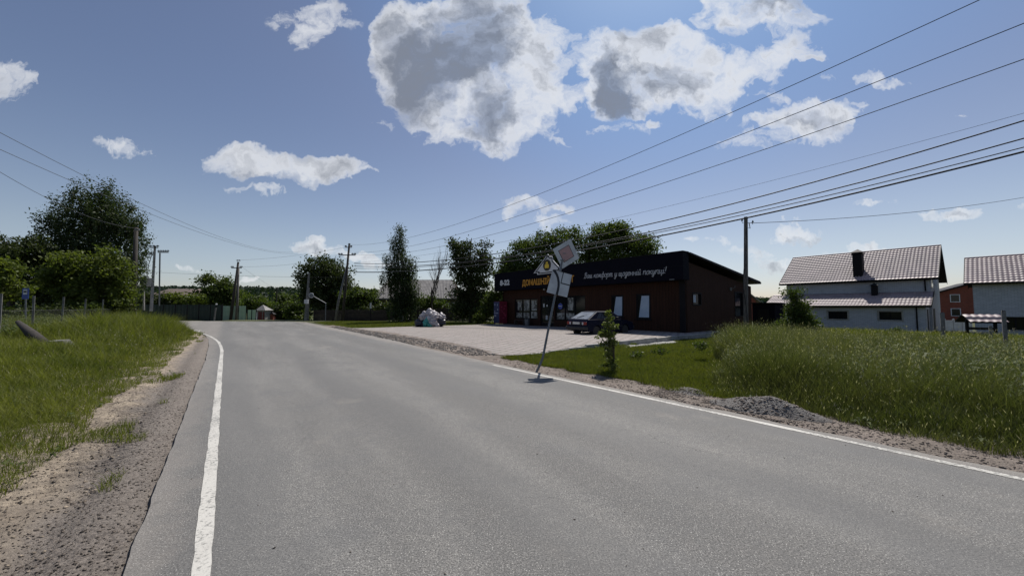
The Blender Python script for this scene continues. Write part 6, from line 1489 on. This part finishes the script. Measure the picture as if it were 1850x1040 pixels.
# broad-leaved weeds among the tall grass
def weeds(name, pts, hh, leaf, per, m, style=1.0):
    N = len(pts); pk = np.repeat(np.arange(N), per); t = .25 + .75 * RS.rand(len(pk)); az = RS.rand(len(pk)) * 6.283
    ln = RS.randn(N, 2) * .06; L = leaf * (.5 + .8 * RS.rand(len(pk))) * (1.15 - .5 * t)
    c = pts[pk] + np.stack([ln[pk, 0] * t, ln[pk, 1] * t, hh[pk] * t], -1)
    d = np.stack([np.cos(az), np.sin(az), np.zeros(len(az))], -1); s = np.stack([-np.sin(az), np.cos(az), np.zeros(len(az))], -1); up = np.array([0, 0, 1.0])
    L_ = L[:, None]; W = L_ * (.16 + .2 * RS.rand(len(pk)))[:, None] * style
    a = c; m1 = c + d * L_ * .5 + up * L_ * .28; tip = c + d * L_ * 1.0 - up * L_ * (.05 + .25 * RS.rand(len(pk)))[:, None]
    v = np.stack([a, m1 - s * W, tip, m1 + s * W], 1).reshape(-1, 3); q = np.arange(len(pk))[:, None] * 4 + np.array([[0, 1, 2, 3]])
    # stems
    sb_ = pts - np.array([0, 0, .02]); st = pts + np.stack([ln[:, 0], ln[:, 1], hh], -1); wv = np.array([.004, .002, 0])
    v2 = np.stack([sb_ - wv, sb_ + wv, st + wv * .5, st - wv * .5], 1).reshape(-1, 3); q2 = len(v) + np.arange(N)[:, None] * 4 + np.array([[0, 1, 2, 3]])
    return tag(np_mesh(name, np.concatenate([v, v2]), quads=np.concatenate([q, q2]), attrs={'rnd': np.concatenate([np.repeat(RS.rand(len(pk)), 4), np.repeat(RS.rand(N), 4)]), 'head': np.zeros(len(v) + len(v2))}, m=M[m]), kind='stuff')
def d_w(x, y):
    n, a = toNA(x, y); return d_tall(x, y) * np.where(fbm(x, y, 2.0, 3, 99) + .10 * ss(-a, -3, 1) > .49, 1, .10) * (.15 + .85 * ss(n, 7.4, 8.6))
pw = on_ground(scatter(PT, 7000, d_w), -.03); n_, a_ = toNA(pw[:, 0], pw[:, 1])
weeds('broadleaf_weeds', pw, (.35 + .42 * RS.rand(len(pw))) * (.20 + .80 * ss(n_, 7.6, 9.4)), .080, 20, 'gr_weed')
pw2 = on_ground(scatter([NA(8.2, -6), NA(8.2, -.3), NA(14, 2.5), NA(18, -2), NA(18, -12)], 2600, dist_dens(8, 1.0)), -.03)
weeds('tall_weeds', pw2, .50 + .38 * RS.rand(len(pw2)), .12, 18, 'gr_weed', .8)
pl_ = on_ground(scatter([NA(-5.6, 7), NA(-5.6, 34), NA(-10, 34), NA(-12, 7)], 1500), 0)
weeds('fence_weeds', pl_, .35 + .5 * RS.rand(len(pl_)), .14, 12, 'gr_weed')
pd = on_ground(scatter(PL, 900, d_left), 0); weeds('verge_weeds', pd, .06 + .1 * RS.rand(len(pd)), .07, 9, 'gr_weed')

# ================================================================== STONES
def pebbles(name, pts, size, m):
    N = len(pts); o = np.array([(1, 0, 0), (-1, 0, 0), (0, 1, 0), (0, -1, 0), (0, 0, .8), (0, 0, -.8)], float)
    v = o[None] * (.6 + .7 * RS.rand(N, 6, 1)); v += RS.randn(N, 6, 3) * .15; t = RS.rand(N) * 6.28; c_, s_ = np.cos(t), np.sin(t)
    x = v[..., 0] * c_[:, None] - v[..., 1] * s_[:, None]; y = v[..., 0] * s_[:, None] + v[..., 1] * c_[:, None]
    v = np.stack([x, y, v[..., 2] * .7], -1) * size[:, None, None] + pts[:, None, :]
    f = np.array([(0, 2, 4), (2, 1, 4), (1, 3, 4), (3, 0, 4), (2, 0, 5), (1, 2, 5), (3, 1, 5), (0, 3, 5)])
    return tag(np_mesh(name, v.reshape(-1, 3), tris=(np.arange(N)[:, None, None] * 6 + f[None]).reshape(-1, 3), m=M[m]), kind='stuff')
xy = scatter([NA(-.42, 1), NA(-.42, 14), NA(-2.2, 14), NA(-2.2, 1)], 9000, dist_dens(4, 1.5)); z = hv_left(xy[:, 0], xy[:, 1])
pebbles('gravel_stones', np.stack([xy[:, 0], xy[:, 1], z + .003], -1), .005 + .011 * RS.rand(len(xy)) ** 3, 'gravel')
xy = scatter([NA(-.9, 2), NA(-.9, 13), NA(-2.3, 13), NA(-2.3, 2)], 1500, dist_dens(5, 1.2)); z = hv_left(xy[:, 0], xy[:, 1])
pebbles('clay_clods', np.stack([xy[:, 0], xy[:, 1], z + .004], -1), .005 + .016 * RS.rand(len(xy)) ** 3, 'clay')
xy = scatter([NA(6.3, -3), NA(6.3, 10), NA(7.5, 10), NA(7.3, -3)], 5000, dist_dens(7, 1.2)); z = hv_right(xy[:, 0], xy[:, 1])
pebbles('gravel_stones', np.stack([xy[:, 0], xy[:, 1], z + .004], -1), .006 + .018 * RS.rand(len(xy)) ** 3, 'verge')
xy = scatter([NA(6.55, 11), NA(6.9, 34), NA(7.7, 34), NA(8.0, 22), NA(7.9, 13), NA(7.5, 10.5)], 4200); z = np.maximum(hv_right(xy[:, 0], xy[:, 1]), h_lot(xy[:, 0], xy[:, 1]) * (toNA(xy[:, 0], xy[:, 1])[0] > 7.2))
pebbles('rubble_stones', np.stack([xy[:, 0], xy[:, 1], z + .006], -1), .012 + .05 * RS.rand(len(xy)) ** 3, 'mound')
from mathutils.bvhtree import BVHTree
for mo in [o for o in bpy.data.objects if o.name.startswith('gravel_mound')]:
    me = mo.data; mw = Matrix.Translation(mo.location) @ Matrix.Rotation(mo.rotation_euler.z, 4, 'Z')
    bv = BVHTree.FromPolygons([mw @ v.co for v in me.vertices], [tuple(p.vertices) for p in me.polygons]); pts = []
    for _ in range(3200):
        x = mo.location.x + random.gauss(0, .55); y = mo.location.y + random.gauss(0, .45); h_ = bv.ray_cast(Vector((x, y, 2)), Vector((0, 0, -1)))
        if h_[0] is not None and h_[0].z > .0: pts.append(h_[0])
        elif toNA(x, y)[0] > 6.3: pts.append(Vector((x, y, -.01)))
    pts = np.array([tuple(p) for p in pts]); pebbles('rubble_stones', pts, .006 + .024 * RS.rand(len(pts)) ** 4, 'verge')
xy = scatter([NA(-.3, 0), NA(-.3, 16), NA(6.2, 16), NA(6.2, 0)], 420); pebbles('loose_grit', np.stack([xy[:, 0], xy[:, 1], np.full(len(xy), .003)], -1), .003 + .006 * RS.rand(len(xy)) ** 2, 'gravel')
